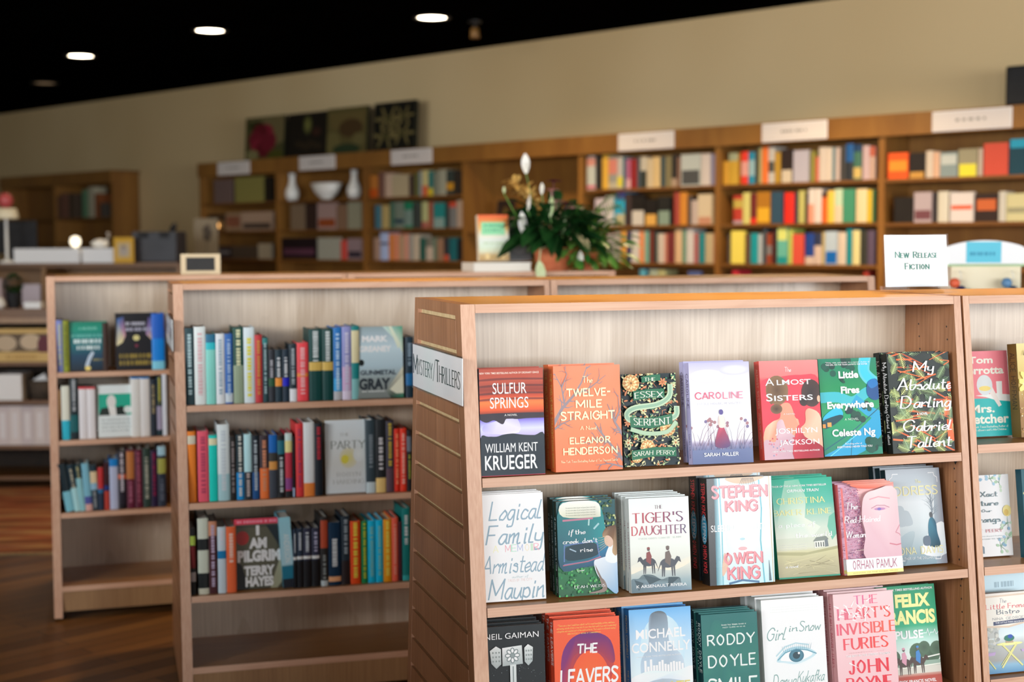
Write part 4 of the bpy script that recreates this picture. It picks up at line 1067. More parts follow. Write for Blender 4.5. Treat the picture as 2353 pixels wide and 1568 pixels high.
def cv_creek(a):
    a.grad([(0, '#2a5a40'), (.28, '#2f7a4c'), (.34, '#2a4a58'), (1, '#24565a')]); r = random.Random(2)
    for i in range(130): x, y = r.random(), r.uniform(0, .34); a.e(x, y, .022, .014, r.choice(('#2c8a4e', '#1e5c3c', '#4aa85c', '#2a6a50', '#6cb06c')), 7, r.random() * 3)
    for i in range(40): a.e(r.uniform(.7, 1), r.uniform(.68, 1), .025, .012, r.choice(('#4c6c3c', '#8aa060', '#b4bc84', '#304a30')), 7, r.random() * 3)
    a.b([(.02, .32), (.06, .98), (.68, .99), (.82, .66), (.86, .5), (.8, .34), (.4, .3)], None, ['#2a5468', '#2a7a7c', '#2c8484', '#1c8c90', '#2478a0', '#2c4a6c', '#2c5470'])
    a.b([(.1, .84), (.1, .985), (.66, .985), (.74, .85), (.66, .82)], None, ['#d8d8c0', '#f0ece0', '#ecece0', '#d8dccc', '#c8c8b4']); a.line([(.1, .8), (.6, .81)], .03, '#b8788c')
    a.b([(.16, .38), (.14, .52), (.62, .55), (.66, .42)], '#223c48'); a.line([(.1, .37), (.11, .54), (.66, .57), (.7, .4), (.5, .36), (.1, .34)], .02, '#5c78a8'); a.line([(.08, .33), (.5, .36), (.72, .4)], .018, '#b06a7c'); a.line([(.62, .7), (.7, .75)], .03, '#9cc4c8'); a.line([(.53, .74), (.54, .8)], .025, '#a8ccc8'); a.line([(.2, .5), (.3, .47)], .02, '#9ab0c0')
    a.b([(.6, .34), (.68, .38), (1, .38), (1, .02), (.84, .06), (.66, .2)], None, ['#d4dce4', '#e8eef4', '#bcd0e4', '#8cb0d0', '#90b4d4', '#c4d0dc']); a.b([(.86, .5), (.8, .36), (1, .34), (1, .58)], '#e4ecf2'); a.b([(.66, .22), (.62, .32), (.7, .14), (.72, .06), (.5, .03), (.6, .02), (.8, .04), (.78, .14)], '#8c7c74')
    a.b([(.84, .66), (.8, .62), (.79, .56), (.82, .52), (.9, .5), (1, .58), (1, .66)], '#d4b4a0'); a.b([(.78, .6), (.76, .64), (.82, .7), (.92, .72), (1, .7), (1, .42), (.92, .44), (.94, .56), (.86, .62)], None, ['#a88868', '#8a6a50', '#6c503c', '#5c4434', '#6a4c38', '#a08060', '#c0a078', '#8a6848', '#7a5c44'])
    for k in range(6): a.line([(.84, .62 - k * .02), (.74, .6 - k * .025), (.68, .6 - k * .03)], .009, '#c8b08c', True)
    W_ = '#f4f2ea'; a.t('if', .215, .675, .05, .07, W_, 'script', sl=.2); a.t('the', .38, .675, .045, .17, W_, 'roman'); a.t("creek don't", .38, .58, .045, .58, W_, 'roman'); a.t('rise', .48, .485, .042, .2, W_, 'roman'); a.t('a novel', .37, .272, .018, .12, W_, 'script', sl=.3); a.t('LEAH WEISS', .52, .098, .026, .52, W_, 'serif')
    for k in range(4): a.t('An impressive debut of grit and grace from a new voice', .4, .93 - .026 * k, .011, .5, '#a0a498', 'script')
def rider(a, x, y, s_, c, c2, face):
    a.e(x, y, .11 * s_, .045 * s_, c); a.p([(x + face * .07 * s_, y), (x + face * .13 * s_, y + .06 * s_), (x + face * .17 * s_, y + .05 * s_), (x + face * .19 * s_, y + .0 * s_), (x + face * .15 * s_, y + .015 * s_), (x + face * .1 * s_, y - .03 * s_)], c)
    for dx in (-.08, -.055, .055, .085): a.p([(x + dx * s_ - .014 * s_, y - .02 * s_), (x + dx * s_ + .014 * s_, y - .02 * s_), (x + dx * s_ * 1.1 + .006 * s_, y - .125 * s_), (x + dx * s_ * 1.1 - .006 * s_, y - .125 * s_)], c)
    a.line([(x - face * .1 * s_, y + .01 * s_), (x - face * .15 * s_, y - .07 * s_)], .02 * s_, c, True)
    a.p([(x - .045 * s_, y + .01 * s_), (x - .035 * s_, y + .1 * s_), (x + .02 * s_, y + .115 * s_), (x + .05 * s_, y + .06 * s_), (x + .03 * s_, y - .03 * s_)], c2); a.e(x + .0 * s_, y + .135 * s_, .024 * s_, .019 * s_, '#6c5c5c'); a.e(x, y + .147 * s_, .026 * s_, .012 * s_, c2)
def cv_tiger(a):
    a.grad([(0, '#7c98a4'), (.12, '#9cb0b4'), (.28, '#d8d8cc'), (.5, '#e2e6de'), (.8, '#e6e8e2'), (1, '#dde4e2')])
    a.b([(0, .2), (.3, .26), (.7, .22), (1, .3), (1, .36), (.6, .28), (.2, .32), (0, .28)], None, ['#e8e0cc'] * 4 + ['#e0ded0'] * 4)
    a.b([(0, 0), (0, .14), (.12, .15), (.2, .19), (.36, .18), (.5, .13), (.62, .15), (.8, .14), (.84, .08), (1, .04), (1, 0)], None, ['#5c7078', '#6c8088', '#62767c', '#788a8c', '#56686e', '#62747a', '#7c8c90', '#5c6c74', '#6c8088', '#8aa0a8', '#7890a0'])
    for q in ([(.2, .19), (.3, .08), (.5, .13)], [(.62, .15), (.6, .04), (.8, .14)], [(.05, .14), (.12, .02), (.2, .1)]): a.p(q, '#44565e')
    rider(a, .3, .32, 1.0, '#4c5058', '#8c5050', -1); rider(a, .62, .3, 1.15, '#545860', '#746862', 1)
    m_ = '#8c3a4c'; a.t('THE', .49, .9, .036, .13, '#86707c', 'serif'); a.t('TIGER\'S', .47, .79, .1, .84, m_, 'serif', cols=('#c04a54', '#6c4c70')); a.t('DAUGHTER', .49, .655, .09, .9, m_, 'serif', cols=('#c8505c', '#5c4c74'))
    a.t('EVEN GODS CAN BE SLAIN', .5, .57, .018, .7, '#c4ccc4', 'serif'); a.t('K ARSENAULT RIVERA', .5, .065, .03, .84, '#f0f4f2', bold=.012)
def cv_king(a):
    a.grad([(0, '#bcdde6'), (.5, '#e4f2f4'), (1, '#c4d8de')]); a.p([(0, 0), (.1, 0), (.12, 1), (0, 1)], '#141c22'); a.p([(.1, 0), (.19, 0), (.16, 1), (.11, 1)], None, ['#3c7c8c', '#a8d8e0', '#7ca8b4', '#2c4c58'])
    a.e(.55, .5, .3, .34, '#f6fcfc', edge='#d4ecf0').e(.52, .33, .07, .018, '#d8a8ac').e(.52, .42, .04, .012, '#a8ccd4')
    a.line([(.2, 0), (.21, .5), (.19, 1)], .02, '#7cb8c4'); a.line([(.84, 0), (.8, .4), (.83, .7), (.8, 1)], .02, '#5cacbc'); a.line([(.93, .02), (.92, .2)], .04, '#4c6470', True); a.line([(.98, 0), (.96, 1)], .012, '#c8b088')
    a.b([(.3, 1), (.4, .95), (.62, .94), (.8, .97), (.86, 1)], '#c8a888'); 
    for k in range(9): a.line([(.55 + .02 * k, .99), (.5 + .03 * k, .93)], .012, '#4c4038', True)
    a.line([(.3, .01), (.5, .035), (.75, .01)], .03, '#3c6c94'); a.b([(.2, .08), (.3, .2), (.24, .3), (.2, .2)], '#d8b49c')
    pk = '#ee8a92'; sh = '#b05a68'
    for tx, y, ww, h_ in (('STEPHEN', .87, .84, .1), ('KING', .735, .48, .092), ('OWEN', .245, .58, .095), ('KING', .105, .48, .105)):
        x = .52 if tx != 'STEPHEN' else .5; a.t(tx, x + .012, y - .006, h_, ww, sh, 'bold'); a.t(tx, x, y, h_, ww, pk, 'bold')
    a.t('SLEEPING BEAUTIES', .5, .53, .06, .92, '#f4fafa', bold=.0)
def cv_piece(a):
    a.grad([(0, '#a39c7c'), (.14, '#b8b08c'), (.26, '#c9c498'), (.3, '#cfd0bc'), (.5, '#c4d0c0'), (.75, '#5cb4a0'), (1, '#12a486')])
    a.p([(.0, .4), (.1, .7), (.22, .98), (.45, .99), (.55, .8), (.5, .6), (.75, .5), (.6, .4)], None, ['#d4d8c8', '#a8ccb8', '#8cc4ac', '#6cb89c', '#a4ccb8', '#d8dccc', '#d4dccc', '#d8dcd0'])
    a.p([(.9, .6), (1, .64), (1, .42), (.92, .36), (.86, .5)], '#6cb49c'); a.p([(0, .27), (.5, .25), (1, .3), (1, .27), (.4, .22), (0, .24)], '#aaa67c')
    for k in range(22): q = random.Random(k); a.line([(q.random(), q.uniform(.02, .2)), (q.random(), q.uniform(.04, .22))], .012, q.choice(('#b8b08a', '#d0c89c', '#948c6c')), True)
    a.p([(.62, .29), (.62, .36), (.67, .385), (.83, .395), (.84, .36), (.84, .3)], '#dcdcd4'); a.p([(.6, .355), (.66, .395), (.82, .405), (.86, .37), (.78, .36)], '#7c847c'); a.p([(.79, .295), (.79, .36), (.84, .38), (.85, .3)], '#70787c')
    for x in (.64, .68, .72, .76): a.r(x, .3, x + .016, .345, '#4c544c')
    Y = '#e2dc9c'; W_ = '#f2f4ec'
    a.t('AUTHOR OF THE #1 NEW YORK TIMES BESTSELLER', .42, .925, .017, .96, '#f0f6f0', bold=.015, sl=.15); a.t('ORPHAN TRAIN', .5, .875, .028, .52, '#f0f6f0', bold=.015, sl=.15); a.t('CHRISTINA', .46, .775, .056, .78, Y, 'serif'); a.t('BAKER KLINE', .47, .658, .052, .95, Y, 'serif')
    a.t('a piece of', .36, .535, .042, .6, W_, 'roman'); a.t('the world', .62, .425, .044, .6, W_, 'roman'); a.t('a novel', .22, .12, .024, .2, W_, 'script', sl=.2); 
    for k in range(3): a.t('A tender story of longing and hope', .28, .335 - .024 * k, .008, .42, W_)
    a.r(0, 0, 1, .015, '#1c8c70')
def cv_red(a):
    a.grad([(0, '#cfa0ac'), (.5, '#d8b0ba'), (.9, '#e8b8b8'), (1, '#e08c80')]); r = random.Random(5)
    a.p([(0, .17), (0, 1), (.3, 1), (.38, .8), (.36, .6), (.42, .42), (.5, .17)], '#c896ac')
    for i in range(520):
        x, y = r.uniform(0, .48), r.uniform(.17, .97)
        if x > .34 and .45 < y: x *= .7
        a.e(x, y, .009, .006, r.choice(('#7c5c86', '#a8607c', '#e4c4cc', '#8c5078', '#b88aa4', '#d87890')), 5)
    a.b([(.36, .17), (.38, .45), (.34, .62), (.4, .85), (.6, .92), (1, .9), (1, .17)], None, ['#d6acb6', '#dcb8c0', '#dab4bc', '#e2c4c6', '#e8d0d0', '#dec2c4', '#d8aeb8'])
    a.b([(.2, 1), (.3, .955), (.6, .94), (.85, .98), (.9, 1)], None, ['#e48068', '#d85c48', '#e06850', '#e49080', '#e4a090'])
    a.e(.68, .715, .14, .024, '#dfa4b4', edge='#e8bcc4').e(.67, .708, .1, .014, '#b884b0').e(.66, .708, .035, .016, '#7c6cb0'); a.line([(.52, .72), (.62, .75), (.76, .745), (.84, .72)], .014, '#c08898'); a.line([(.5, .82), (.66, .845), (.86, .82)], .02, '#dca0a8')
    a.line([(1, .52), (.92, .44), (.98, .42), (1, .4)], .016, '#c88894'); a.line([(.8, .32), (.92, .3), (1, .31)], .02, '#c87886'); a.r(0, .17, .035, .96, '#d86a68')
    W_ = '#fcf6f8'; a.t('The', .16, .755, .062, .2, W_, 'script', sl=.15); a.t('Red-Haired', .34, .605, .06, .62, W_, 'script', sl=.15); a.t('Woman', .2, .44, .06, .34, W_, 'script', sl=.15); a.t('a novel', .26, .27, .016, .14, '#e8d8c8')
    a.r(0, .035, 1, .175, '#f0eaee'); a.t('ORHAN PAMUK', .5, .108, .09, .78, '#a85c74', 'sans'); a.r(0, .0, 1, .04, '#ece08c'); a.t('WINNER OF THE NOBEL PRIZE', .5, .02, .014, .8, '#b8a858')
def cv_addr(a):
    a.grad([(0, '#7a94a0'), (.2, '#a8bac0'), (.4, '#ccd6d8'), (.65, '#d8dee0'), (.85, '#b0bac0'), (1, '#a4acb4')]); a.b([(.8, .0), (1, .0), (1, 1), (.9, 1)], None, ['#8c9ca8', '#7c7c88', '#9098a4', '#aab4bc'])
    a.b([(0, .1), (.2, .3), (.45, .34), (.3, .1), (.2, 0), (0, 0)], None, ['#8ca4b0', '#a8bcc4', '#b4c4c8', '#7c949f', '#6c848f', '#6c8490']); a.b([(.55, .12), (.75, .36), (1, .42), (1, .1)], None, ['#e8eced', '#f0f2f2', '#dce4e6', '#c4d0d6'])
    for k, (x, y) in enumerate(((.1, .52), (.2, .6), (.3, .55), (.02, .5))): a.b([(x - .1, .42), (x - .08, y), (x, y + .02), (x + .08, y - .01), (x + .12, .42)], '#b4c0c6')
    r = random.Random(7)
    a.line([(.8, .4), (.79, .62), (.8, .74)], .03, '#7c8894', True)
    for i in range(26): t = r.uniform(.3, 2.9); l = r.uniform(.08, .2); y = r.uniform(.5, .68); a.line([(.8, y), (.8 + math.cos(t) * l * .5, y + math.sin(t) * l * .5), (.8 + math.cos(t + .2) * l, y + math.sin(t) * l * .75)], .009, '#8a96a0', True)
    a.b([(.7, .2), (.7, .38), (.74, .47), (.8, .48), (.85, .42), (.86, .32), (.9, .2), (.82, .17), (.74, .18)], None, ['#1c5a74', '#24708a', '#2a7890', '#1c5c74', '#1a5068', '#1c5a74', '#164858', '#143c4c', '#184858']); a.e(.77, .51, .03, .03, '#4c5054'); a.b([(.6, .2), (.6, .28), (.71, .29), (.71, .2)], '#5c6c7c')
    Y = '#e4dca4'; a.t('The', .58, .865, .03, .1, Y, 'script'); a.t('ADDRESS', .46, .77, .085, .94, Y, 'sans'); a.t('FIONA DAVIS', .48, .15, .07, .92, Y, 'sans'); a.t('Author of THE DOLLHOUSE', .48, .07, .024, .66, '#e8eef0', 'sans')
    for x, y, sx, sy in ((.06, .95, 1, -1), (.94, .95, -1, -1), (.94, .05, -1, 1), (.06, .05, 1, 1)): a.line([(x, y + sy * .1), (x, y + sy * .05), (x + sx * .05, y + sy * .03), (x + sx * .06, y), (x + sx * .16, y)], .01, '#eef2f2')
def cv_gaiman(a):
    a.grad([(0, '#0e1518'), (1, '#131c20')]); r = random.Random(6)
    for i in range(140): x, y = r.random(), r.random() ** 1.4 * .62; a.e(x, y, .0035, .0022, r.choice(('#c8d4d8', '#6c7c84', '#9caab0')), 5)
    a.t('NEIL GAIMAN', .46, .91, .052, .88, '#eef2f2', bold=.0)
    s1, s2, s3 = '#d4dad8', '#a8b2b2', '#f0f4f2'
    a.p([(.3, .63), (.3, .8), (.62, .815), (.63, .64)], None, [s2, s3, s1, s2]); a.p([(.12, .66), (.1, .78), (.2, .82), (.28, .79), (.28, .65), (.2, .61)], None, [s2, s1, s3, s1, s2, s2]); a.p([(.66, .66), (.66, .79), (.72, .82), (.8, .79), (.79, .66), (.72, .62)], None, [s2, s1, s3, s1, s2, s2])
    for k in range(8): t = k * math.pi / 4; a.e(.465 + math.cos(t) * .075, .725 + math.sin(t) * .045, .05, .022, '#7c8888', 10, t); a.e(.465 + math.cos(t) * .075, .725 + math.sin(t) * .045, .034, .012, s3, 10, t)
    a.e(.465, .725, .03, .02, '#8c9898'); a.p([(.42, .0), (.42, .64), (.52, .64), (.52, .0)], None, [s2, s1, s1, '#7c8686']); a.line([(.47, 0), (.47, .62)], .02, '#848e8e')
    for x in (.15, .2, .25, .69, .73, .77):
        for y in (.68, .72, .76): a.e(x, y, .012, .01, '#8c9694', 6)
    a.t('NORSE MYTHOLOGY', .48, .3, .06, .9, '#d8dcd8', bold=.0)
def cv_leavers(a):
    a.grad([(0, '#d84a2c'), (.5, '#ee5c34'), (1, '#ec5c3a')]); pu = '#6c2c6c'
    a.e(.54, .58, .36, .3, '#7c3060', edge='#c0443c', n=40).b([(.12, .2), (.1, .6), (.2, .78), (.4, .86), (.66, .86), (.86, .78), (.92, .6), (.84, .58), (.7, .68), (.5, .7), (.3, .66), (.24, .5), (.22, .2)], None, ['#a03848', '#803070', '#702c74', '#6c2c70', '#6c2c70', '#74306c', '#88345c', '#a83c4c', '#9c3850', '#943854', '#a03c50', '#b84044', '#d04c38'])
    a.e(.54, .4, .3, .3, '#f46a36', edge='#ec5c34', n=30)
    Y = '#f4c060'
    for k, tx in enumerate(('"There was a time I would have called Lisa Ko\'s novel beautifully written, ambitious,', 'and moving, and all of that is true, but it\'s more than that now: if you want to understand', 'a forgotten and essential part of the world we live in, The Leavers is required reading."')): a.t(tx, .5, .945 - .026 * k, .014, .9 - .04 * (k == 0), Y, 'script')
    a.t('ANN PATCHETT author of Commonwealth', .46, .865, .014, .5, Y, 'serif'); W_ = '#f6f2f0'
    a.t('THE', .5, .722, .078, .3, W_, 'bold', sl=.08); a.t('LEAVERS', .52, .47, .125, .86, W_, 'bold', sl=.06); a.t('A NOVEL', .5, .36, .03, .3, W_, 'bold'); a.t('LISA KO', .5, .16, .09, .7, W_, 'bold')
def cv_connelly(a):
    a.grad([(0, '#b0c8dc'), (.3, '#dce8f0'), (.6, '#c4dcec'), (.9, '#8cc0e8'), (1, '#6cb0e4')]); a.e(.52, .6, .36, .34, '#e6f0f6', edge='#c0dcee', n=30)
    a.b([(.3, .66), (.32, .9), (.4, .965), (.55, .965), (.62, .9), (.63, .7), (.72, .62), (.86, .5), (.84, .24), (.66, .1), (.36, .1), (.2, .26), (.16, .48), (.22, .58)], None, ['#a8b8c8', '#8ca0b4', '#5c6870', '#5c6468', '#8c9cac', '#a4b8c8', '#b0c0d0', '#c0d0dc', '#b8c8d4', '#a8b4bc', '#a8b4bc', '#b0c4d4', '#b4c8d8', '#a8bccc'])
    for k in range(14): x = .22 + k * .046; h_ = random.Random(k).uniform(.05, .13); a.r(x, .4, x + .036, .4 + h_, '#eef6fa')
    a.b([(.0, .36), (.3, .42), (.7, .4), (1, .44), (1, .3), (.5, .34), (0, .28)], None, ['#f0f6fa', '#dce8f0', '#dce8f0', '#f0f6fa', '#f4f8fa', '#d0dce6', '#f4f8fa']); W_ = '#fafcfc'
    a.t('MICHAEL', .5, .765, .085, .8, W_, bold=.014); a.t('CONNELLY', .5, .64, .088, .95, W_, bold=.014); a.t('#1 NEW YORK TIMES BESTSELLING AUTHOR', .46, .555, .014, .72, W_); a.t('THE LATE', .5, .265, .085, .9, '#d8c87c', bold=.014); a.t('SHOW', .5, .14, .09, .7, '#d8c87c', bold=.014)
def cv_doyle(a):
    a.grad([(0, '#1c6468'), (.5, '#2a7468'), (1, '#226a68')]); r = random.Random(9)
    for i in range(14): a.e(r.random(), r.random(), r.uniform(.1, .3), r.uniform(.06, .14), '#2c786c', edge='#27706a', n=14)
    W_ = '#dce8e0'; a.t('Booker Prize-Winning Author of', .58, .885, .014, .44, W_, 'serif'); a.t('PADDY CLARKE HA HA HA', .58, .858, .012, .4, W_, 'sans')
    for tx, x, y, ww, h_ in (('RODDY', .52, .735, .84, .1), ('DOYLE', .52, .52, .84, .11), ('SMILE', .52, .26, .86, .16)):
        a.t(tx, x, y, h_, ww, '#c4d8cc', 'sans'); a.t(tx, x + .006, y + .004, h_, ww, '#e4eee6', 'hand')
def cv_girl(a):
    a.grad([(0, '#e6efee'), (1, '#eef3f1')]); b1, b2, b3 = '#a8ccd8', '#5c94a8', '#24404c'
    for k in range(3): a.t('A mesmerizing debut about a small town and a girl found in the snow', .52, .925 - .024 * k, .007, .76, '#d4dcd8')
    a.t('Girl', .2, .67, .11, .28, '#7ca09c', 'hand', sl=.3); a.t('in', .48, .715, .06, .13, '#7ca09c', 'hand', sl=.3); a.t('Snow', .75, .725, .09, .32, '#7ca09c', 'hand', sl=.2); a.t('Danya', .3, .225, .11, .36, '#7ca09c', 'hand', sl=.2); a.t('Kukafka', .72, .245, .1, .42, '#7ca09c', 'hand', sl=.3)
    a.e(.52, .455, .32, .1, '#d4e4e8', edge='#e6efee', n=30).b([(.2, .41), (.32, .5), (.5, .535), (.68, .52), (.84, .46), (.7, .4), (.5, .37), (.32, .39)], None, ['#b8d4dc', b1, b1, b1, '#b8d4dc', '#cfe0e4', '#c0d8e0', '#c8dce2']); a.b([(.26, .42), (.36, .48), (.52, .505), (.68, .49), (.78, .455), (.66, .415), (.5, .395), (.34, .405)], '#eaf2f4')
    a.e(.52, .45, .12, .062, b2, edge='#3c6c80').e(.52, .452, .06, .034, b3).e(.56, .472, .018, .011, '#f4fafa'); a.line([(.22, .42), (.34, .485), (.52, .512), (.7, .495), (.84, .455)], .014, b2); a.line([(.2, .46), (.34, .54), (.52, .57), (.72, .545)], .02, '#b4d0d8')
    for k in range(15): x = .32 + k * .03; a.line([(x, .49 + .02 * math.sin((x - .3) * 5)), (x + (x - .5) * .12, .545 + .02 * math.sin((x - .3) * 5))], .006, b2, True)
def cv_heart(a):
    a.grad([(0, '#e4b8bc'), (1, '#eac6c8')]); rd, pk = '#dc3c4c', '#e07088'
    a.t('THE', .54, .93, .08, .4, pk, 'serif', cols=('#d06a98', '#e0607c')); 
    for tx, x, y, ww, h_, c in (("HEART'S", .5, .8, .86, .1, ('#d87088', '#e05040')), ('INVISIBLE', .52, .655, .98, .1, ('#dc6078', '#e46040')), ('FURIES', .5, .51, .72, .1, ('#e0505c', '#e44438')), ('JOHN', .52, .285, .64, .12, ('#dc3c4c', '#dc3040')), ('BOYNE', .52, .12, .74, .12, ('#dc3c4c', '#dc3040'))):
        a.t(tx, x + .004, y, h_, ww, rd, 'serif', cols=c); a.t(tx, x - .006, y + .002, h_, ww, rd, 'serif', cols=c)
    r = random.Random(12)
    for i in range(26): x, y = r.uniform(.05, .95), r.uniform(.72, .92); t = r.choice((.5, 2.4, 1.2, -.4)) + r.uniform(-.3, .3); l = r.uniform(.06, .13); a.line([(x, y), (x + math.cos(t) * l, y + math.sin(t) * l * .65)], .022, '#fbf6f4', True)
    a.line([(.2, .33), (.34, .28)], .02, '#fbf6f4', True); a.t('author of', .5, .425, .01, .6, '#d8a8ac'); a.t('THE BOY IN THE STRIPED PYJAMAS', .52, .395, .02, .74, '#f8eeee', bold=.02)
def cv_felix(a):
    a.grad([(0, '#b0483c'), (.1, '#b8584a'), (.15, '#c8c0b0'), (.32, '#dce4e0'), (.45, '#b8dcd0'), (.6, '#2ca478'), (1, '#0c8a60')])
    for x, y, s_ in ((.2, .3, .12), (.62, .34, .14), (.86, .3, .14), (.74, .38, .1), (.96, .36, .12)): a.e(x, y, s_, s_ * .62, '#3c5440', edge='#4c6850', n=16)
    a.r(0, .2, 1, .25, '#90a898'); a.line([(.0, .22), (1, .3)], .02, '#e4e4dc'); a.r(0, .13, 1, .19, '#d0ccc0'); a.line([(0, .18), (1, .21)], .014, '#ece8dc')
    for x, y, c in ((.38, .24, '#d89cb0'), (.62, .25, '#3c80c0'), (.14, .24, '#608ca8')): rider(a, x, y, .95, '#4c3a34', c, 1)
    a.r(0, 0, 1, .1, '#b04a3c'); Y = '#ecec9c'
    a.t('NEW YORK TIMES BESTSELLING AUTHOR', .5, .962, .02, .92, '#f4f8f4', bold=.02, sl=.1); a.t('FELIX', .6, .85, .115, .6, Y, bold=.05); a.t('FRANCIS', .52, .685, .12, .9, Y, bold=.05); a.t('PULSE', .5, .515, .075, .48, '#f0f6f4', bold=.03); a.line([(.74, .52), (.8, .52), (.82, .56), (.84, .49), (.86, .52), (.92, .52), (.94, .55), (.96, .5), (1, .52)], .012, '#d8ece4'); a.t('A DICK FRANCIS NOVEL', .55, .055, .03, .7, '#f4f4f0', bold=.02)
def cv_fletcher(a):
    a.grad([(0, '#1cacac'), (.44, '#20b4b0'), (.45, '#f07c84'), (1, '#f0808a')]); W_ = '#f4e8d8'
    a.p([(.3, .48), (.5, .46), (.7, .42), (1, .4), (1, .48), (.85, .49), (.86, .64), (.74, .64), (.74, .5)], '#efe8e2'); a.p([(.5, .72), (.62, .62), (.82, .36), (.76, .34), (.6, .5)], '#e6dcd4'); a.e(.5, .6, .16, .12, '#d4d8d8').e(.5, .56, .12, .03, '#ecd070')
    a.t('Tom', .45, .895, .075, .5, W_, 'b', bold=.03); a.t('Perrotta', .48, .775, .085, .86, W_, 'b', bold=.03); a.t('Mrs.', .42, .325, .085, .5, W_, 'b', bold=.03); a.t('Fletcher', .5, .205, .1, .9, W_, 'b', bold=.03); a.t('New York Times Bestselling Author of', .52, .115, .02, .8, W_, 'script'); a.t('The Leftovers and Little Children', .52, .078, .02, .72, W_, 'script')
def cv_hoffman(a):
    a.grad([(0, '#8a6430'), (.35, '#9c7440'), (.6, '#c8ac5c'), (1, '#e0cc8c')]); r = random.Random(3)
    for i in range(150): a.e(r.random(), r.uniform(0, .5), r.uniform(.006, .016), r.uniform(.004, .01), r.choice(('#e4d4a0', '#6c4c20', '#c49c54', '#f0e8c8')), 6)
    for x, y, s_ in ((.2, .58, .24), (.5, .8, .22), (.8, .6, .2)): flower(a, x, y, s_, 9, '#e8e07c', '#d8a848', .2); flower(a, x, y, s_ * .6, 9, '#f0eca0', '#c89040', .5)
    a.t('ALICE HOFFMAN', .5, .9, .05, .8, '#5c4420', 'serif')
def cv_wrongs(a):
    a.r(0, 0, 1, 1, '#eef3f0'); r = random.Random(4); G = '#5c7880'
    for x, y in ((.8, .9), (.62, .95), (.9, .2), (.75, .12), (.3, .95), (.92, .4)):
        for k in range(7): t = r.random() * 6.28; l = r.uniform(.06, .16); a.line([(x, y), (x + math.cos(t) * l, y + math.sin(t) * l * .7)], .012, '#7ca088', True); a.e(x + math.cos(t) * l, y + math.sin(t) * l * .7, .035, .018, r.choice(('#a8c8a8', '#8cb0c8', '#c4d8c0', '#a0c4d8')), 8, t)
    a.e(.92, .55, .09, .07, '#ecd88c').e(.9, .53, .05, .04, '#d8b860'); a.t('The Exact', .34, .765, .06, .8, G, 'roman'); a.t('Nature', .44, .655, .06, .6, G, 'roman'); a.t('of Our', .42, .56, .03, .34, G, 'script', sl=.2); a.t('Wrongs', .46, .455, .065, .62, G, 'roman'); a.t('JANET PEERY', .42, .315, .036, .76, '#c87c84', 'serif'); a.t('National Book Award finalist', .44, .25, .012, .7, '#9cacb0'); a.t('THE RIVER BEYOND THE WORLD', .46, .215, .014, .76, '#9cacb0', 'serif')
    a.p([(.16, .04), (.16, .12), (.28, .17), (.4, .12), (.4, .04)], '#7c8c98'); a.r(.2, .05, .25, .09, '#dce4e4').r(.3, .05, .35, .09, '#dce4e4')
def cv_teal(a):
    a.grad([(0, '#0c4a58'), (1, '#10525e')])
    for k in range(22): a.e(.04 + k * .045, .73, .028, .014, '#d8d08c', 10); a.e(.04 + k * .045, .73, .016, .007, '#0e4e5c', 10)
    a.t('AU', .34, .46, .06, .14, '#f0f2ec', 'sans'); a.t('AN', .34, .19, .034, .12, '#d4cc7c', 'sans')
def cv_bistro(a):
    a.grad([(0, '#5c90b8'), (.1, '#8cb4cc'), (.16, '#a8a8a4'), (.35, '#b8bcbc'), (.45, '#dce8ee'), (.6, '#ccdce4')]); a.r(0, .6, 1, 1, '#e4ddd4'); a.r(0, .44, .3, .6, '#c0c4c0')
    r = random.Random(1)
    for i in range(40): a.e(r.uniform(0, .3), r.uniform(.3, .6), .035, .022, r.choice(('#d4d4cc', '#a4a8a8', '#b8bcb4')), 8)
    a.p([(.01, .58), (.04, .97), (.97, .98), (.97, .62), (.5, .56)], '#d8c4b0').p([(.03, .6), (.06, .95), (.95, .96), (.95, .64), (.5, .585)], '#ece4da'); a.t('The', .4, .9, .045, .13, '#8c8c94', 'script', sl=.15); a.t('Little French', .5, .835, .058, .86, '#d46c70', 'roman'); a.t('Bistro', .5, .765, .056, .44, '#5c6470', 'roman'); a.t('a novel', .5, .72, .014, .14, '#d89c98', 'script'); a.t('NINA GEORGE', .5, .68, .03, .62, '#8c8c90', 'sans')
    a.p([(.2, .6), (.2, .645), (.9, .665), (.9, .62)], '#4c5470'); a.t('THE LITTLE PARIS BOOKSHOP', .55, .63, .018, .62, '#eceef2', bold=.01, sl=.0)
    a.e(.5, .36, .26, .02, '#ece8a0'); y = '#e0dc94'
    a.line([(.36, .35), (.74, .08)], .03, y); a.line([(.64, .35), (.34, .07)], .03, y); a.line([(.62, .35), (.32, .1)], .015, y); a.p([(.42, .37), (.58, .37), (.56, .41), (.44, .41)], '#b8a488'); a.e(.5, .43, .1, .04, '#3c7c6c').e(.52, .45, .05, .025, '#3c5cb0'); a.p([(0, .26), (.22, .27), (.2, .23), (0, .22)], '#c0a8d0'); a.p([(.72, .28), (1, .27), (1, .24), (.74, .25)], '#c0a8d0'); a.line([(.02, .22), (.2, .06)], .02, y); a.line([(.8, .24), (1, .06)], .02, y)
def spine_art(w_, h_, base, txt=None, col='#ffffff', font='b', more=()):
    a = Art(w_, h_, KF); a.r(0, 0, 1, 1, base)
    for y0, y1, c in more: a.r(0, y0, 1, y1, c)
    if txt:
        for tx, cy, ln, hh in txt: a.t(tx, .5, cy, hh, ln, col, font, rot=True)
    return a
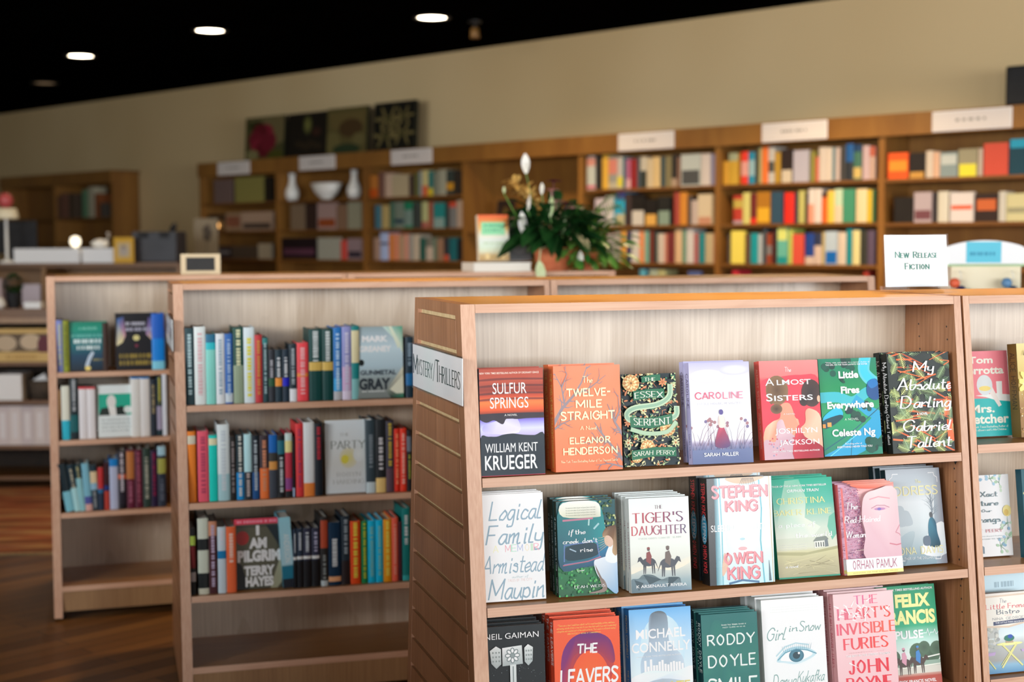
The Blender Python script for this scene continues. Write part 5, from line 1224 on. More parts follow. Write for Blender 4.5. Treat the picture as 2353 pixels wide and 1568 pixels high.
#        key: a mm, b mm, w mm, h mm, yaw mrad, lean mrad, thickness, copies, step
FB = [
 ('sulfur', A, 0, cv_sulfur, (34, 6, 143, 232, -40, 84), .022, 1, .024, '#26323c', None, False, 'ink', 'paperback with a red sunset over dark hills'),
 ('twelve', A, 0, cv_twelve, (203, 5, 155, 232, -20, 95), .034, 1, .038, '#dd6a38', ([('THE TWELVE-MILE STRAIGHT', .62, .62, .4), ('ELEANOR HENDERSON', .17, .26, .3)], '#f0d070', 'sans'), True, 'ink', 'orange hardback with grey bare branches on its cover'),
 ('essex', A, 0, cv_essex, (371, 24, 133, 207, -20, 150), .024, 0, 0, '#16302f', None, False, 'ink', 'small paperback with a dark floral pattern and a pale coiled snake on the cover'),
 ('caro', A, 0, cv_caro, (529, 6, 146, 230, -70, 150), .026, 1, .028, '#b9b6dc', ([('CAROLINE', .72, .34, .5), ('SARAH MILLER', .18, .24, .3)], '#3c3450', 'sans'), True, 'ink', 'pale lilac hardback showing a distant person in a red skirt in tall grass'),
 ('almost', A, 0, cv_almost, (710, 10, 148, 228, -40, 170), .026, 0, 0, '#e4584e', ([('ALMOST SISTERS', .72, .4, .34), ('JOSHILYN JACKSON', .3, .36, .3)], '#f4b8a0', 'sans'), True, 'ink', 'red hardback with two people seen from behind on its cover'),
 ('fires', A, 0, cv_fires, (865, 12, 154, 228, 0, 170), .028, 0, 0, '#0e5a50', None, True, 'ink', 'green and turquoise hardback with an aerial view of streets and roofs'),
 ('mydarl', A, 0, cv_darling, (1043, 6, 168, 237, 0, 155), .026, 1, .028, '#161c1a', ([('My Absolute Darling', .66, .5, .55), ('Gabriel Tallent', .24, .3, .4)], '#f0f0ea', 'script'), True, 'ink', 'hardback covered in yellow-green leaves and orange twigs, right end of upper front shelf'),
 ('logical', A, 1, cv_logical, (40, 36, 137, 232, -40, 120), .022, 3, .012, '#dfe8e6', None, False, 'ink', 'white book with grey-blue handwriting filling the cover'),
 ('creek', A, 1, cv_creek, (207, 32, 136, 209, -40, 108), .02, 2, .024, '#1c3028', ([('if the creek don\'t rise', .55, .56, .4), ('LEAH WEISS', .12, .16, .3)], '#c8dce4', 'b'), False, 'ink', 'green paperback with a blonde person seated beside an old teal car door'),
 ('tiger', A, 1, cv_tiger, (372, 16, 141, 209, -60, 118), .018, 4, .02, '#d4dcda', ([('THE TIGER\'S DAUGHTER', .5, .5, .36)], '#8c3a4c', 'serif'), False, 'ink', 'pale grey paperback with two riders on horses on a rock'),
 ('king', A, 1, cv_king, (561, 14, 158, 241, -50, 111), .046, 1, .05, '#12181c', ([('STEPHEN KING', .8, .3, .42), ('SLEEPING', .52, .24, .42), ('OWEN KING', .24, .26, .42)], '#d83c44', 'bold'), True, 'ink_foil', 'thick shiny hardback with pink capitals over an icy white face and a black spine'),
 ('piece', A, 1, cv_piece, (738, 22, 155, 229, -30, 215), .022, 2, .022, '#128066', None, True, 'ink', 'green hardback with a small grey farmhouse on a yellow field'),
 ('red', A, 1, cv_red, (905, 18, 147, 210, -20, 190), .016, 3, .013, '#d86a6c', None, True, 'ink', 'pink book with half a freckled face and a white strip along its foot'),
 ('addr', A, 1, cv_addr, (1058, 56, 146, 230, -30, 200), .022, 2, .026, '#0f3038', ([('THE ADDRESS', .6, .4, .45)], '#c8d0d0', 'sans'), True, 'ink', 'grey-blue hardback with a person in a teal coat by a bare tree'),
 ('gaiman', A, 2, cv_gaiman, (36, 62, 138, 232, -60, 100), .028, 2, .03, '#10181c', None, True, 'ink', 'black hardback with a silver hammer'),
 ('leavers', A, 2, cv_leavers, (192, 44, 152, 240, -50, 100), .028, 2, .03, '#dc4e30', ([('THE LEAVERS', .78, .4, .5), ('LISA KO', .3, .2, .4)], '#f4ece8', 'bold'), True, 'ink', 'orange-red hardback with a purple haired head and a brush-lettered white title'),
 ('connelly', A, 2, cv_connelly, (380, 66, 148, 240, -50, 120), .034, 2, .036, '#1f70b4', ([('MICHAEL CONNELLY', .74, .4, .36), ('THE LATE SHOW', .28, .3, .3)], '#d8c87c', 'b'), True, 'ink', 'pale blue hardback with a translucent head over a city skyline'),
 ('doyle', A, 2, cv_doyle, (546, 40, 137, 222, -50, 140), .024, 3, .016, '#123c40', ([('RODDY DOYLE', .66, .5, .5), ('SMILE', .2, .2, .5)], '#dce8e0', 'sans'), True, 'ink', 'dark green hardback with chalk-like white capitals on the lower front shelf'),
 ('girl', A, 2, cv_girl, (704, 50, 158, 240, -40, 150), .026, 3, .026, '#dfe8e6', None, True, 'ink', 'white hardback with one large blue drawn eye'),
 ('heart', A, 2, cv_heart, (887, 40, 158, 240, -20, 160), .034, 3, .022, '#d8a0a4', ([('THE HEART\'S INVISIBLE FURIES', .6, .62, .34)], '#b03c50', 'serif'), True, 'ink', 'pink hardback with red slab letters and scattered white matchsticks'),
 ('felix', A, 2, cv_felix, (1022, 66, 156, 240, -30, 190), .028, 0, 0, '#0c7c5a', None, True, 'ink', 'green hardback with racing jockeys'),
 ('fletcher', A2, 0, cv_fletcher, (46, 96, 142, 213, 0, 150), .022, 0, 0, '#e0707a', None, False, 'ink', 'pink and turquoise paperback half hidden by the post of the right-edge bookcase'),
 ('hoffman', A2, 0, cv_hoffman, (180, 50, 160, 232, 40, 120), .034, 0, 0, '#6c5424', ([('ALICE HOFFMAN', .6, .6, .5)], '#2c2414', 'sans'), True, 'ink', 'gold hardback with yellow flowers cut off by the right edge, upper shelf'),
 ('wrongs', A2, 1, cv_wrongs, (24, 84, 134, 200, -40, 150), .02, 0, 0, '#dfe8e4', None, False, 'ink', 'white book with pale botanical sprigs beside a dark teal one at the right edge'),
 ('teal', A2, 1, cv_teal, (168, 40, 145, 216, 0, 140), .022, 0, 0, '#0c4654', None, True, 'ink', 'dark teal hardback with a gold chain across it, cut off by the right edge'),
 ('bistro', A2, 2, cv_bistro, (26, 30, 140, 192, -20, 120), .02, 0, 0, '#d4ccc4', None, False, 'ink', 'book with a yellow bistro table under a cream title panel at the right edge'),
]
SPN = {'king': [(.36, .64, '#0f1418')]}
for key, fr, row_, fn, (a0, b0, w_, h_, yw, ln), th, nc, st, base, sp, hard, mat, label in FB:
    a0, b0, w_, h_, yw, ln = (v / 1000 for v in (a0, b0, w_, h_, yw, ln)); zs = HT - (SA if fr is A else SA2)[row_]
    front = Art(w_, h_, KF); fn(front)
    s_art = spine_art(th, h_, base, *(sp if sp else ())) if sp else spine_art(th, h_, base)
    if key == 'king': s_art.e(.5, .52, .4, .14, '#2c8cb0'); s_art.t('SLEEPING', .5, .52, .36, .24, '#f0f6f6', 'sans', rot=True)
    gname = GA[row_] if fr is A else 'face-out books on the bookcase at the right edge'
    bdep = (-SL * (HT - zs)) + b0
    o = fbook(fr, a0, bdep, zs, w_, h_, th, yw, ln, front, s_art, base, label, gname, hard, mat)
    if nc:
        short = re.sub(r'^(thick |small |pale |dark )*', '', label).split(' with ')[0].split(' showing ')[0].split(' covered ')[0]
        key_w = {'sulfur': 'red sunset paperback', 'twelve': 'orange branch-patterned hardback', 'caro': 'pale lilac hardback with the red skirt', 'mydarl': 'leafy green and orange hardback', 'logical': 'white handwritten-cover book', 'creek': 'green paperback with the teal car door', 'tiger': 'pale grey two-riders paperback', 'king': 'shiny black-spined hardback with pink capitals', 'piece': 'green farmhouse hardback', 'red': 'pink half-face book', 'addr': 'grey-blue teal-coat hardback', 'gaiman': 'black silver-hammer hardback', 'leavers': 'orange-red purple-head hardback', 'connelly': 'pale blue skyline hardback', 'doyle': 'dark green chalk-lettered hardback', 'girl': 'white blue-eye hardback', 'heart': 'pink matchstick hardback'}[key]
        copies(o, nc, st, fr, ln, lambda k: (f'copy directly behind the foremost {key_w}' if nc > 1 and k == 0 else f'rear copy of the {key_w}, hidden but for its edges' if k == nc - 1 else f'{ORD[k]} copy behind the foremost {key_w}'), gname)
# pale blue books behind the bistro one
for k in range(3):
    ar = Art(.14, .222, KF); ar.r(0, 0, 1, 1, '#c4dce6'); ar.bars(.3, .86, .7, .92, '#9cb4c0', seed=k)
    fbook(A2, .06 + .012 * k, -SL * .912 + .085 + .02 * k, HT - SA2[2], .14, .222, .014, 0, .12, ar, spine_art(.014, .222, '#a8c4d4'), '#b8d4e0', ['pale blue paperback just behind the bistro table book', 'pale blue paperback in the middle of three at the right edge', 'rearmost pale blue paperback behind the bistro table book'][k], 'pale blue books at the right edge', False)
# ---------------------------------------------------------------- spine-out rows
def zrow(h): return HT - h
mid = 'middle bookcase'; lft = 'leftmost floor bookcase'
bs = lambda h, d=.02: -SL * h + d
spine_row(B, ROWS['B1'], zrow(SB[0]), bs(SB[0]), 'top shelf of ' + mid, 'books on the top shelf of the middle bookcase', 1.0, lo=.034)
spine_row(B, ROWS['B2'], zrow(SB[1]), bs(SB[1]), 'second shelf of ' + mid, 'books on the second shelf of the middle bookcase', 1.0, lo=.034)
spine_row(B, ROWS['B3'], zrow(SB[2]), bs(SB[2]), 'third shelf of ' + mid, 'books on the third shelf of the middle bookcase', 1.0, lo=.034)
spine_row(C, ROWS['C1'], zrow(SC[0]), bs(SC[0]), 'top shelf of ' + lft, 'books on the top shelf of the leftmost floor bookcase', 1.05, lo=.034)
spine_row(C, ROWS['C2'], zrow(SC[1]), bs(SC[1]), 'second shelf of ' + lft, 'books on the second shelf of the leftmost floor bookcase', 1.05, lo=.034)
spine_row(C, ROWS['C3'], zrow(SC[2]), bs(SC[2]), 'third shelf of ' + lft, 'books on the third shelf of the leftmost floor bookcase', 1.05, lo=.034, leans={0: -.16, 1: -.15, 2: -.11, 3: -.07, 4: -.04})
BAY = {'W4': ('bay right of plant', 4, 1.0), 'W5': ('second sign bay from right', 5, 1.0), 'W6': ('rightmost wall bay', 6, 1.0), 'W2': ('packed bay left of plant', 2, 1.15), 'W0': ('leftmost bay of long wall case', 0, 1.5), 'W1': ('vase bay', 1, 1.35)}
RW = {'r1': ('top shelf', 0), 'r2': ('second shelf', 1), 'r3': ('third shelf', 2), 'r4': ('fourth shelf', 3)}
for key, data in ROWS.items():
    if key[0] != 'W': continue
    bn, bi, k = BAY[key[:2]]; rn, ri = RW[key[2:]]
    h = (b6 if bi == 6 else wfr)[ri]; mag = bi in (0, 1)
    spine_row(WALL, data, WT - h, .03, f'{rn}, {bn}', f'{"magazines" if mag else "books"} on the {rn} of the {bn}', k, lo=bi * WW + .026, hi=(bi + 1) * WW - .026, parts=False, depth=.15, name='magazine' if mag else 'book', cat='magazine' if mag else 'book')
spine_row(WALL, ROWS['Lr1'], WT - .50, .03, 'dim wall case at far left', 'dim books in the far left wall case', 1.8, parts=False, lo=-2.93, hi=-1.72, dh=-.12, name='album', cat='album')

# face-out books among the spines
def plain(fr, a, b, z, w_, h_, t_, lean, base, draw, k, label, group, yaw=0, mat='ink'):
    ar = Art(w_, h_, k); draw(ar); return fbook(fr, a, b, z, w_, h_, t_, yaw, lean, ar, spine_art(t_, h_, base), base, label, group, True, mat)
def gun(a):
    a.grad([(0, '#7c827e'), (.25, '#94a09e'), (.45, '#b8d0da'), (.7, '#c8dee6'), (.9, '#a8bcc4'), (1, '#90a4a8')]); a.p([(.56, 1), (1, 1), (1, .62), (.86, .8)], None, ['#c8e0d8', '#1c9474', '#e0ecd8', '#d8e8d4']); a.p([(.7, 1), (.76, 1), (.95, .76), (.9, .68)], '#e0e8d0'); a.p([(.72, 0), (.62, .1), (1, .44), (1, 0)], None, ['#1c3c34', '#8a948c', '#ece8d0', '#1c7c60']); a.p([(.7, .12), (1, .32), (1, .06), (.84, .06)], '#e4e4cc')
    a.e(.1, .5, .06, .045, '#1c2424'); a.t('MARK', .4, .83, .075, .56, '#f0f4f4', bold=.05); a.t('GREANEY', .4, .69, .075, .7, '#eef2f2', bold=.05); a.t('GUNMETAL', .46, .36, .06, .78, '#34404a', bold=.04); a.t('GRAY', .38, .2, .14, .68, '#2a343c', bold=.05); a.bars(.1, .09, .6, .105, '#dce0de')
plain(B, .597, bs(SB[0], .02), zrow(SB[0]), .158, .242, .03, .05, '#7c8884', gun, 1.0, 'pale blue-grey thriller lying face out with big grey letters, top shelf of middle bookcase', 'books on the top shelf of the middle bookcase')
def party(a):
    a.grad([(0, '#dfe6ea'), (.4, '#d6d8d4'), (1, '#dfe8ec')]); a.e(.5, .48, .2, .14, '#d8d080', edge='#d8d4c0'); a.e(.42, .46, .08, .06, '#dcd04c'); a.e(.72, .52, .12, .1, '#e4e8e4', edge='#dadedc')
    a.t('THE', .42, .8, .04, .2, '#a8aaa6', 'serif'); a.t('PARTY', .5, .66, .1, .72, '#7c847c', 'serif'); a.t('ROBYN', .5, .255, .055, .5, '#b4b8b4', 'serif'); a.t('HARDING', .5, .155, .055, .66, '#b4b8b4', 'serif')
plain(B, .483, bs(SB[1], .035), zrow(SB[1]), .157, .246, .028, .06, '#a88848', party, 1.0, 'white face-out novel with a soft yellow flower, second shelf of middle bookcase', 'books on the second shelf of the middle bookcase')
def pilgrim(a):
    a.r(0, 0, 1, 1, '#4c4c3e')
    for k in range(26): a.r(0, .1 + .03 * k, .9, .112 + .03 * k, '#6c6a54')
    a.p([(.68, .9), (1, .9), (1, .55)], '#14242c'); a.p([(0, 0), (.3, 0), (.14, .35), (0, .4)], '#121212'); a.p([(.75, 0), (1, .5), (1, .08), (.9, 0)], '#a4a488'); a.r(0, .92, 1, 1, '#e43c58'); a.bars(.06, .94, .9, .975, '#f490a4'); a.e(.17, .73, .14, .1, '#b0302e')
    W_ = '#e8eaea'
    for tx, x, y, ww, h_ in (('I', .5, .83, .07, .12), ('AM', .5, .65, .38, .13), ('PILGRIM', .52, .47, .92, .14), ('TERRY', .52, .26, .66, .12), ('HAYES', .52, .105, .6, .12)): a.t(tx, x, y, h_, ww, W_, bold=.06)
plain(B, .177, bs(SB[2], .04), zrow(SB[2]), .152, .232, .03, .06, '#24241e', pilgrim, 1.0, 'dark face-out thriller with a red top strip and a red disc, middle bookcase', 'books on the third shelf of the middle bookcase')
plain(B, .333, bs(SB[2], .03), zrow(SB[2]), .038, .236, .12, 0.0, '#7cc0d4', lambda a: (a.grad([(0, '#1c2430'), (.12, '#1c2430'), (.13, '#1c7c98'), (.3, '#1c7c98'), (.33, '#b4dce8'), (1, '#98d4e4')]), a.t('ANDERSON', .56, .56, .5, .4, '#e8f4f4', rot=True)), 1.0, 'pale cyan book leaning beside the dark face-out thriller, middle bookcase', 'books on the third shelf of the middle bookcase').rotation_euler.y = -.06
def teal(a):
    a.grad([(0, '#14222e'), (.3, '#16405c'), (.6, '#0c7478'), (.85, '#0c9078'), (1, '#108068')]); a.t('A MURDER', .5, .86, .05, .5, '#7cc4b4', bold=.02); a.bars(.05, .68, .96, .74, '#5cb0a4'); a.bars(.12, .56, .84, .64, '#d4ecec', seed=2); a.bars(.2, .43, .8, .51, '#d4ecec', seed=3); a.p([(.4, .1), (.5, .3), (.6, .4), (.66, .36), (.55, .2), (.5, .06)], '#b8c8d8'); a.e(.48, .05, .08, .05, '#ecd078'); a.bars(.62, .2, .9, .24, '#8c8454', seed=4)
plain(C, .083, bs(SC[0], .03), zrow(SC[0]), .146, .2, .028, .06, '#123440', teal, 1.1, 'teal to navy face-out book with white lettering, top shelf of leftmost floor bookcase', 'books on the top shelf of the leftmost floor bookcase')
def dark(a):
    a.r(0, 0, 1, 1, '#1c1c22'); a.p([(.02, .42), (.04, .9), (.2, .94), (.24, .6), (.16, .48)], None, ['#e8d8b0', '#2c6cb0', '#384878', '#c890a0', '#f0d8a0']); a.p([(.98, .48), (.98, .9), (.78, .92), (.72, .62), (.88, .5)], None, ['#e8a850', '#2c4c90', '#504878', '#a888b0', '#f0c070']); a.bars(.24, .78, .7, .84, '#b0b0c0'); a.bars(.24, .68, .9, .74, '#a8a8bc', seed=2); a.e(.49, .56, .08, .05, '#d8d090'); a.e(.49, .42, .04, .03, '#7c3048'); a.bars(.08, .2, .9, .28, '#98843c', seed=3); a.bars(.08, .08, .9, .16, '#98843c', seed=5)
plain(C, .264, bs(SC[0], .026), zrow(SC[0]), .166, .232, .03, .05, '#201c20', dark, 1.1, 'black face-out book with glowing blue and gold sides, top shelf of leftmost floor bookcase', 'books on the top shelf of the leftmost floor bookcase')
def photo(a):
    a.r(0, 0, 1, 1, '#dce8e6'); a.r(.02, .42, .98, .83, '#1ca88c'); a.p([(.02, .42), (.1, .56), (.36, .58), (.56, .58), (.7, .6), (.8, .42)], '#1c2824'); a.e(.38, .68, .13, .13, '#dcdcd8'); a.p([(.28, .6), (.34, .42), (.52, .42), (.5, .58)], '#e4e4e0'); a.e(.84, .52, .12, .07, '#dce4e0')
    for k in range(4): a.bars(.1, .32 - .07 * k, .9, .345 - .07 * k, '#a8b4b4', seed=k)
plain(C, .187, bs(SC[1], .03), zrow(SC[1]), .14, .212, .026, .06, '#cfc0a8', photo, 1.1, 'face-out book with a green photo of a person, second shelf of leftmost floor bookcase', 'books on the second shelf of the leftmost floor bookcase')

# ---------------------------------------------------------------- signs
def end_sign(fr, y0, y1, h0, h1, label):
    W_ = y1 - y0; H_ = h1 - h0; o = thing('section_sign', label, 'sign', fr.pt(0, 0, HT - h1), (0, 0, fr.yaw))
    ar = Art(W_, H_, 1.0); ar.r(0, 0, 1, 1, '#eef2f4'); g = '#24423e'
    ar.t('M', .06, .54, .42, .088, g, 'serif', bold=.02); ar.t('YSTERY', .272, .508, .33, .31, g, 'serif', bold=.02); ar.line([(.44, .3), (.485, .78)], .008, g); ar.t('T', .532, .56, .46, .075, g, 'serif', bold=.02); ar.t('HRILLERS', .765, .51, .34, .39, g, 'serif', bold=.02)
    mb = MB(); mb.box(-.006, -.0045, y0, y1, 0, H_, 0, lin('#eef2f4')); ar.put(mb, lambda u, v, e: (-.006 - e, y1 - u, v)); mb.build('card', 'ink_matt', o)
    mb = MB(); mb.box(-.0092, -.0076, y0 - .003, y1 + .003, -.003, H_ + .003); mb.box(-.0044, -.001, y0 - .003, y1 + .003, -.003, H_ + .005); mb.box(-.0092, -.001, y0 - .003, y1 + .003, -.0045, -.003); mb.box(-.012, -.0044, y0, y1, H_ + .0005, H_ + .0035); mb.build('acrylic_holder', 'clear_acrylic', o)
end_sign(A, -.036, .43, .114, .216, 'white clear-cased genre sign hung on the slatted end of the front bookcase')
end_sign(B, -.05, .44, .114, .216, 'pale sign seen edge-on, hung on the end of the middle bookcase')
o = thing('tabletop_sign', 'white NEW RELEASE FICTION card in a clear stand on the front bookcase top', 'sign', A.pt(1.165, .2, HT + .0006), (0, 0, A.yaw - .03))
ar = Art(.178, .132, 1.0); ar.r(0, 0, 1, 1, '#d3d9dd'); g = '#2c7268'
ar.t('New Release', .51, .615, .11, .68, g, 'serif', bold=.045); ar.t('Fiction', .51, .395, .11, .38, g, 'serif', bold=.045)
tl = .1; mp_ = lambda u, v, e: (u, v * math.sin(tl) - e * math.cos(tl), .016 + v * math.cos(tl) + e * math.sin(tl))
mb = MB(); c = lin('#d3d9dd'); mb.hexa([mp_(u, v, e) for v in (0, .132) for u, e in ((0, 0), (.178, 0), (.178, -.0012), (0, -.0012))], 0, c); ar.put(mb, mp_); mb.build('card', 'ink_matt', o)
mb = MB()
for e0, e1 in ((.003, .0055), (-.005, -.0025)): mb.hexa([mp_(u, v, e) for v in (-.003, .134) for u, e in ((-.003, e1), (.181, e1), (.181, e0), (-.003, e0))])
mb.box(-.012, .19, -.045, .05, 0, .004); mb.tube([(-.012, -.012, .0125), (.19, -.012, .0125)], .0085, 14); mb.box(-.012, .19, .004, .009, .004, .018); mb.build('acrylic_stand', 'clear_acrylic', o)

# ---------------------------------------------------------------- plants and books on the far floor bookcase
def leaf(mb, base, d, L, W_, droop, m=0, roll=0.0, seg=5):
    d = Vector(d).normalized(); s = d.cross(Vector((0, 0, 1))); s = s.normalized() if s.length > .01 else Vector((1, 0, 0)); up = s.cross(d); s = s * math.cos(roll) + up * math.sin(roll); P = []
    for i in range(seg + 1):
        t = i / seg; c = Vector(base) + d * L * t + Vector((0, 0, -droop * L * t * t)); wd = W_ * math.sin(math.pi * min(1, .06 + t * .94)) ** .8 * .5
        P.append((c - s * wd + Vector((0, 0, wd * .25)), c, c + s * wd + Vector((0, 0, wd * .25))))
    for a, b in zip(P, P[1:]):
        mb.face([tuple(a[0]), tuple(a[1]), tuple(b[1]), tuple(b[0])], m); mb.face([tuple(a[1]), tuple(a[2]), tuple(b[2]), tuple(b[1])], m)
def pot(o, r, h, mat='terracotta'):
    mb = MB(); mb.lathe([(0, .0), (r * .72, 0), (r * .9, h * .78), (r, h * .78), (r, h), (r * .9, h), (r * .86, h * .84), (0, h * .84)], 28); mb.build('pot', mat, o, smooth=False)
    mb = MB(); mb.lathe([(0, h * .87), (r * .6, h * .875), (r * .858, h * .86)], 20); mb.build('soil', 'soil', o)
T2 = HT + .0006
r = random.Random(21)
p = C2.pt(.985, .16, T2); o = thing('potted_peace_lily', 'peace lily with dark leaves and white flowers in a terracotta pot', 'plant', p, (0, 0, C2.yaw)); pot(o, .098, .105)
mb = MB()
for i in range(150):
    t = r.uniform(0, 6.283); el = r.uniform(-.2, 1.25); rad = r.uniform(.02, .1); st = Vector((math.cos(t) * rad * .6, math.sin(t) * rad * .6, .1)); d = Vector((math.cos(t) * math.cos(el), math.sin(t) * math.cos(el) * .8, math.sin(el))); k = r.uniform(.25, .95) * .15
    b = st + d * k + Vector((0, 0, .06)); mb.tube([st, st + d * k * .5 + Vector((0, 0, .03)), b], .0022, 5); leaf(mb, b, d + Vector((0, 0, -.25)), r.uniform(.1, .16), r.uniform(.055, .08), r.uniform(.25, .6), 0, r.uniform(-.6, .6), 6)
mb.v = [(x, y, max(z, .004)) for x, y, z in mb.v]; mb.build('foliage', 'leaf_dark', o)
def spathe(x, y, z, tilt, L, mat='petal_white', st=True):
    mb = MB(); b = Vector((x, y, z)); 
    leaf(mb, b, (tilt * .6, .1, 1 if L > 0 else -1), abs(L), abs(L) * .46, -.1 if L > 0 else .05, 0, .3, 7); mb.tube([b + Vector((tilt * .1 * L, -.008, L * .15)), b + Vector((tilt * .3 * L, -.01, L * .6))], .004, 6)
    q = mb.build('flower', mat, o)
    if st: mb = MB(); mb.tube([(x * .3, y * .3, .12), (x * .8, y, z * .7 + .02), (x, y, z)], .0025, 6); mb.build('flower_stalk', 'leaf_light', o)
for x, y, z, tl_, L, mt in ((-.135, -.02, .44, -.02, .085, 'petal_white'), (-.14, -.06, .27, .3, .07, 'petal_white'), (-.17, -.09, .16, -.1, .1, 'petal_white'), (-.05, -.11, .24, .2, .09, 'petal_green'), (-.07, -.05, .345, .1, .05, 'petal_white'), (.08, -.14, .01, .1, .075, 'petal_white'), (.0, -.13, .17, .5, .075, 'petal_green'), (-.24, -.02, .35, .1, .03, 'petal_green')): spathe(x, y, z, tl_, L, mt)
mb = MB(); leaf(mb, (-.13, -.19, .045), (.1, -.06, -1), .12, .05, 0, 0, 1.35); mb.tube([(-.06, -.09, .11), (-.11, -.15, .1), (-.13, -.19, .045)], .003, 5); mb.build('leaf', 'petal_green', o)['label'] = 'pale green leaf hanging over the board edge'
mb = MB()
for i in range(60): t = i / 60; b = Vector((-.2 + .15 * t, .0 + r.uniform(-.02, .02), .395 - .09 * t * t - .03 * t + r.uniform(-.018, .018))); leaf(mb, b, (r.uniform(-1, .3), r.uniform(-.5, .5), r.uniform(-.3, .6)), .055, .024, .1, 0, 0, 3)
mb.tube([(-.03, -.02, .14), (-.06, 0, .28), (-.2, 0, .395)], .003, 5); mb.build('golden_plume', 'plume_gold', o)
for x, z, mt in ((-.02, .36, 'petal_pink'), (.0, .31, 'petal_pink'), (.05, .3, 'petal_plum'), (-.01, .4, 'petal_plum'), (.08, .28, 'petal_pink'), (-.19, .23, 'petal_pink')):
    mb = MB()
    for k in range(7): t = k * .9; leaf(mb, (x, -.04, z), (math.cos(t), math.sin(t) * .6, .5), 0.045, .026, .4, 0, 0, 3)
    mb.tube([(x * .3, 0, .12), (x * .8, -.02, z * .7), (x, -.04, z)], .002, 5); mb.build('small_flower', mt, o)
p = C2.pt(1.1, .17, T2); o = thing('potted_fern', 'light green leafy plant in a smaller terracotta pot right of the peace lily', 'plant', C2.pt(1.158, .2, T2), (0, 0, C2.yaw)); pot(o, .062, .08)
mb = MB()
for i in range(95):
    t = r.uniform(-2.6, 1.5); el = r.uniform(-.3, 1.3); d = Vector((math.cos(t) * math.cos(el), math.sin(t) * math.cos(el), math.sin(el))); L = r.uniform(.06, .21); st = Vector((0, 0, .075)); b = st + d * L; mb.tube([st, b], .0018, 5); leaf(mb, b, d + Vector((.1, 0, -.2)), r.uniform(.07, .11), r.uniform(.026, .042), .4, 0, r.uniform(-.5, .5))
for i in range(12): u = i / 11; b = Vector((.05 + .12 * u, -.03, .27 + .05 * math.sin(u * 2.6))); leaf(mb, b, (.3, -.2, 1), .05, .022, .1, 0); leaf(mb, b, (.3, -.2, -1), .05, .022, .1, 0)
mb.tube([(0, 0, .08), (.02, -.02, .2), (.05, -.03, .27), (.17, -.03, .3)], .0025, 5); mb.v = [(x, y, max(z, .004)) for x, y, z in mb.v]; mb.build('foliage', 'leaf_light', o)
def mint(a):
    a.grad([(0, '#b08c58'), (.12, '#c4a878'), (.2, '#d4d8bc'), (.3, '#cfe4cc'), (.45, '#d8e8d8'), (.55, '#eee4cc'), (.7, '#f0b468'), (.88, '#f08848'), (1, '#ea5c34')]); a.p([(.1, .56), (.1, .84), (.88, .84), (.88, .56)], '#8ed4a4'); a.bars(.2, .74, .78, .79, '#5cac84'); a.bars(.2, .64, .78, .69, '#5cac84', seed=3); a.bars(.16, .36, .84, .4, '#b4cca8', seed=4); a.r(.2, .03, .34, .16, '#e0c890').r(.42, .03, .66, .12, '#b49a68').r(.74, .03, .84, .16, '#d8bc88')
plain(C2, .632, .15, T2 + .043, .142, .208, .034, .13, '#e8dcc4', mint, 1.15, 'orange and mint face-out book standing on a white book on the far bookcase', 'books on the top board of the far bookcase')
def slatebook(a): a.r(0, 0, 1, 1, '#4c4c4c'); a.bars(.2, .7, .8, .76, '#8c8c8c'); a.e(.5, .4, .3, .2, '#6c6c6c')
plain(C2, .775, .2, T2 + .043, .12, .15, .03, .13, '#c8c4c0', slatebook, 1.1, 'small dark grey book propped between the orange and mint book and the plant', 'books on the top board of the far bookcase')
o = thing('book', 'thick white book lying flat under the orange and mint book', 'book', C2.pt(.585, .08, T2), (0, 0, C2.yaw), 'books on the top board of the far bookcase')
mb = MB(); c = lin('#f0eee8'); mb.box(0, .27, 0, .2, 0, .003, 0, c); mb.box(0, .27, 0, .2, .036, .039, 0, c); mb.box(0, .003, 0, .2, .003, .036, 0, c); mb.build('cover', 'ink', o)
mb = MB(); mb.box(.004, .266, .003, .197, .0032, .0358); mb.build('pages', 'paper', o)

# ---------------------------------------------------------------- things on and in the wall bookcase
def canvas(a0, w_, h_, label, fn):
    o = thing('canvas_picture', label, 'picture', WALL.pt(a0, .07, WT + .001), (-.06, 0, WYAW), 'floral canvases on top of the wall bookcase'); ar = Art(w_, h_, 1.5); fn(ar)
    mb = MB(); mb.box(0, w_, 0, .035, 0, h_, 0, lin('#1c1e12')); ar.put(mb, lambda u, v, e: (u, -e * 4, v)); mb.build('canvas', 'ink_matt', o)
def f1(a): a.r(0, 0, 1, 1, '#3c3a1e'); a.p([(.1, .95), (1, 1), (1, .4), (.7, .3)], '#5c5234'); a.e(.3, .8, .2, .12, '#26280f'); [a.e(.45 + .16 * math.cos(k), .45 + .16 * math.sin(k) * 1.3, .2, .2, ('#5c1420', '#6c1a28', '#501018')[k % 3]) for k in range(7)]; a.e(.2, .12, .16, .12, '#6a6440').e(.8, .1, .2, .1, '#3c3c10')
def f2(a): a.r(0, 0, 1, 1, '#14100a'); a.e(.52, .72, .11, .22, '#6a6a34', edge='#2c2c14'); [a.e(.3 + .1 * k, .3 - .04 * (k % 3), .1, .08, '#241c10') for k in range(6)]; a.e(.75, .55, .12, .1, '#2c1810')
def f3(a): a.r(0, 0, 1, 1, '#4c4424'); a.p([(.05, .9), (.95, .9), (.9, .5), (.1, .55)], '#564a28'); a.e(.6, .55, .3, .2, '#3c2c16').e(.15, .25, .2, .24, '#5a522e').e(.8, .3, .16, .14, '#58502e').e(.5, .1, .35, .12, '#24301c')
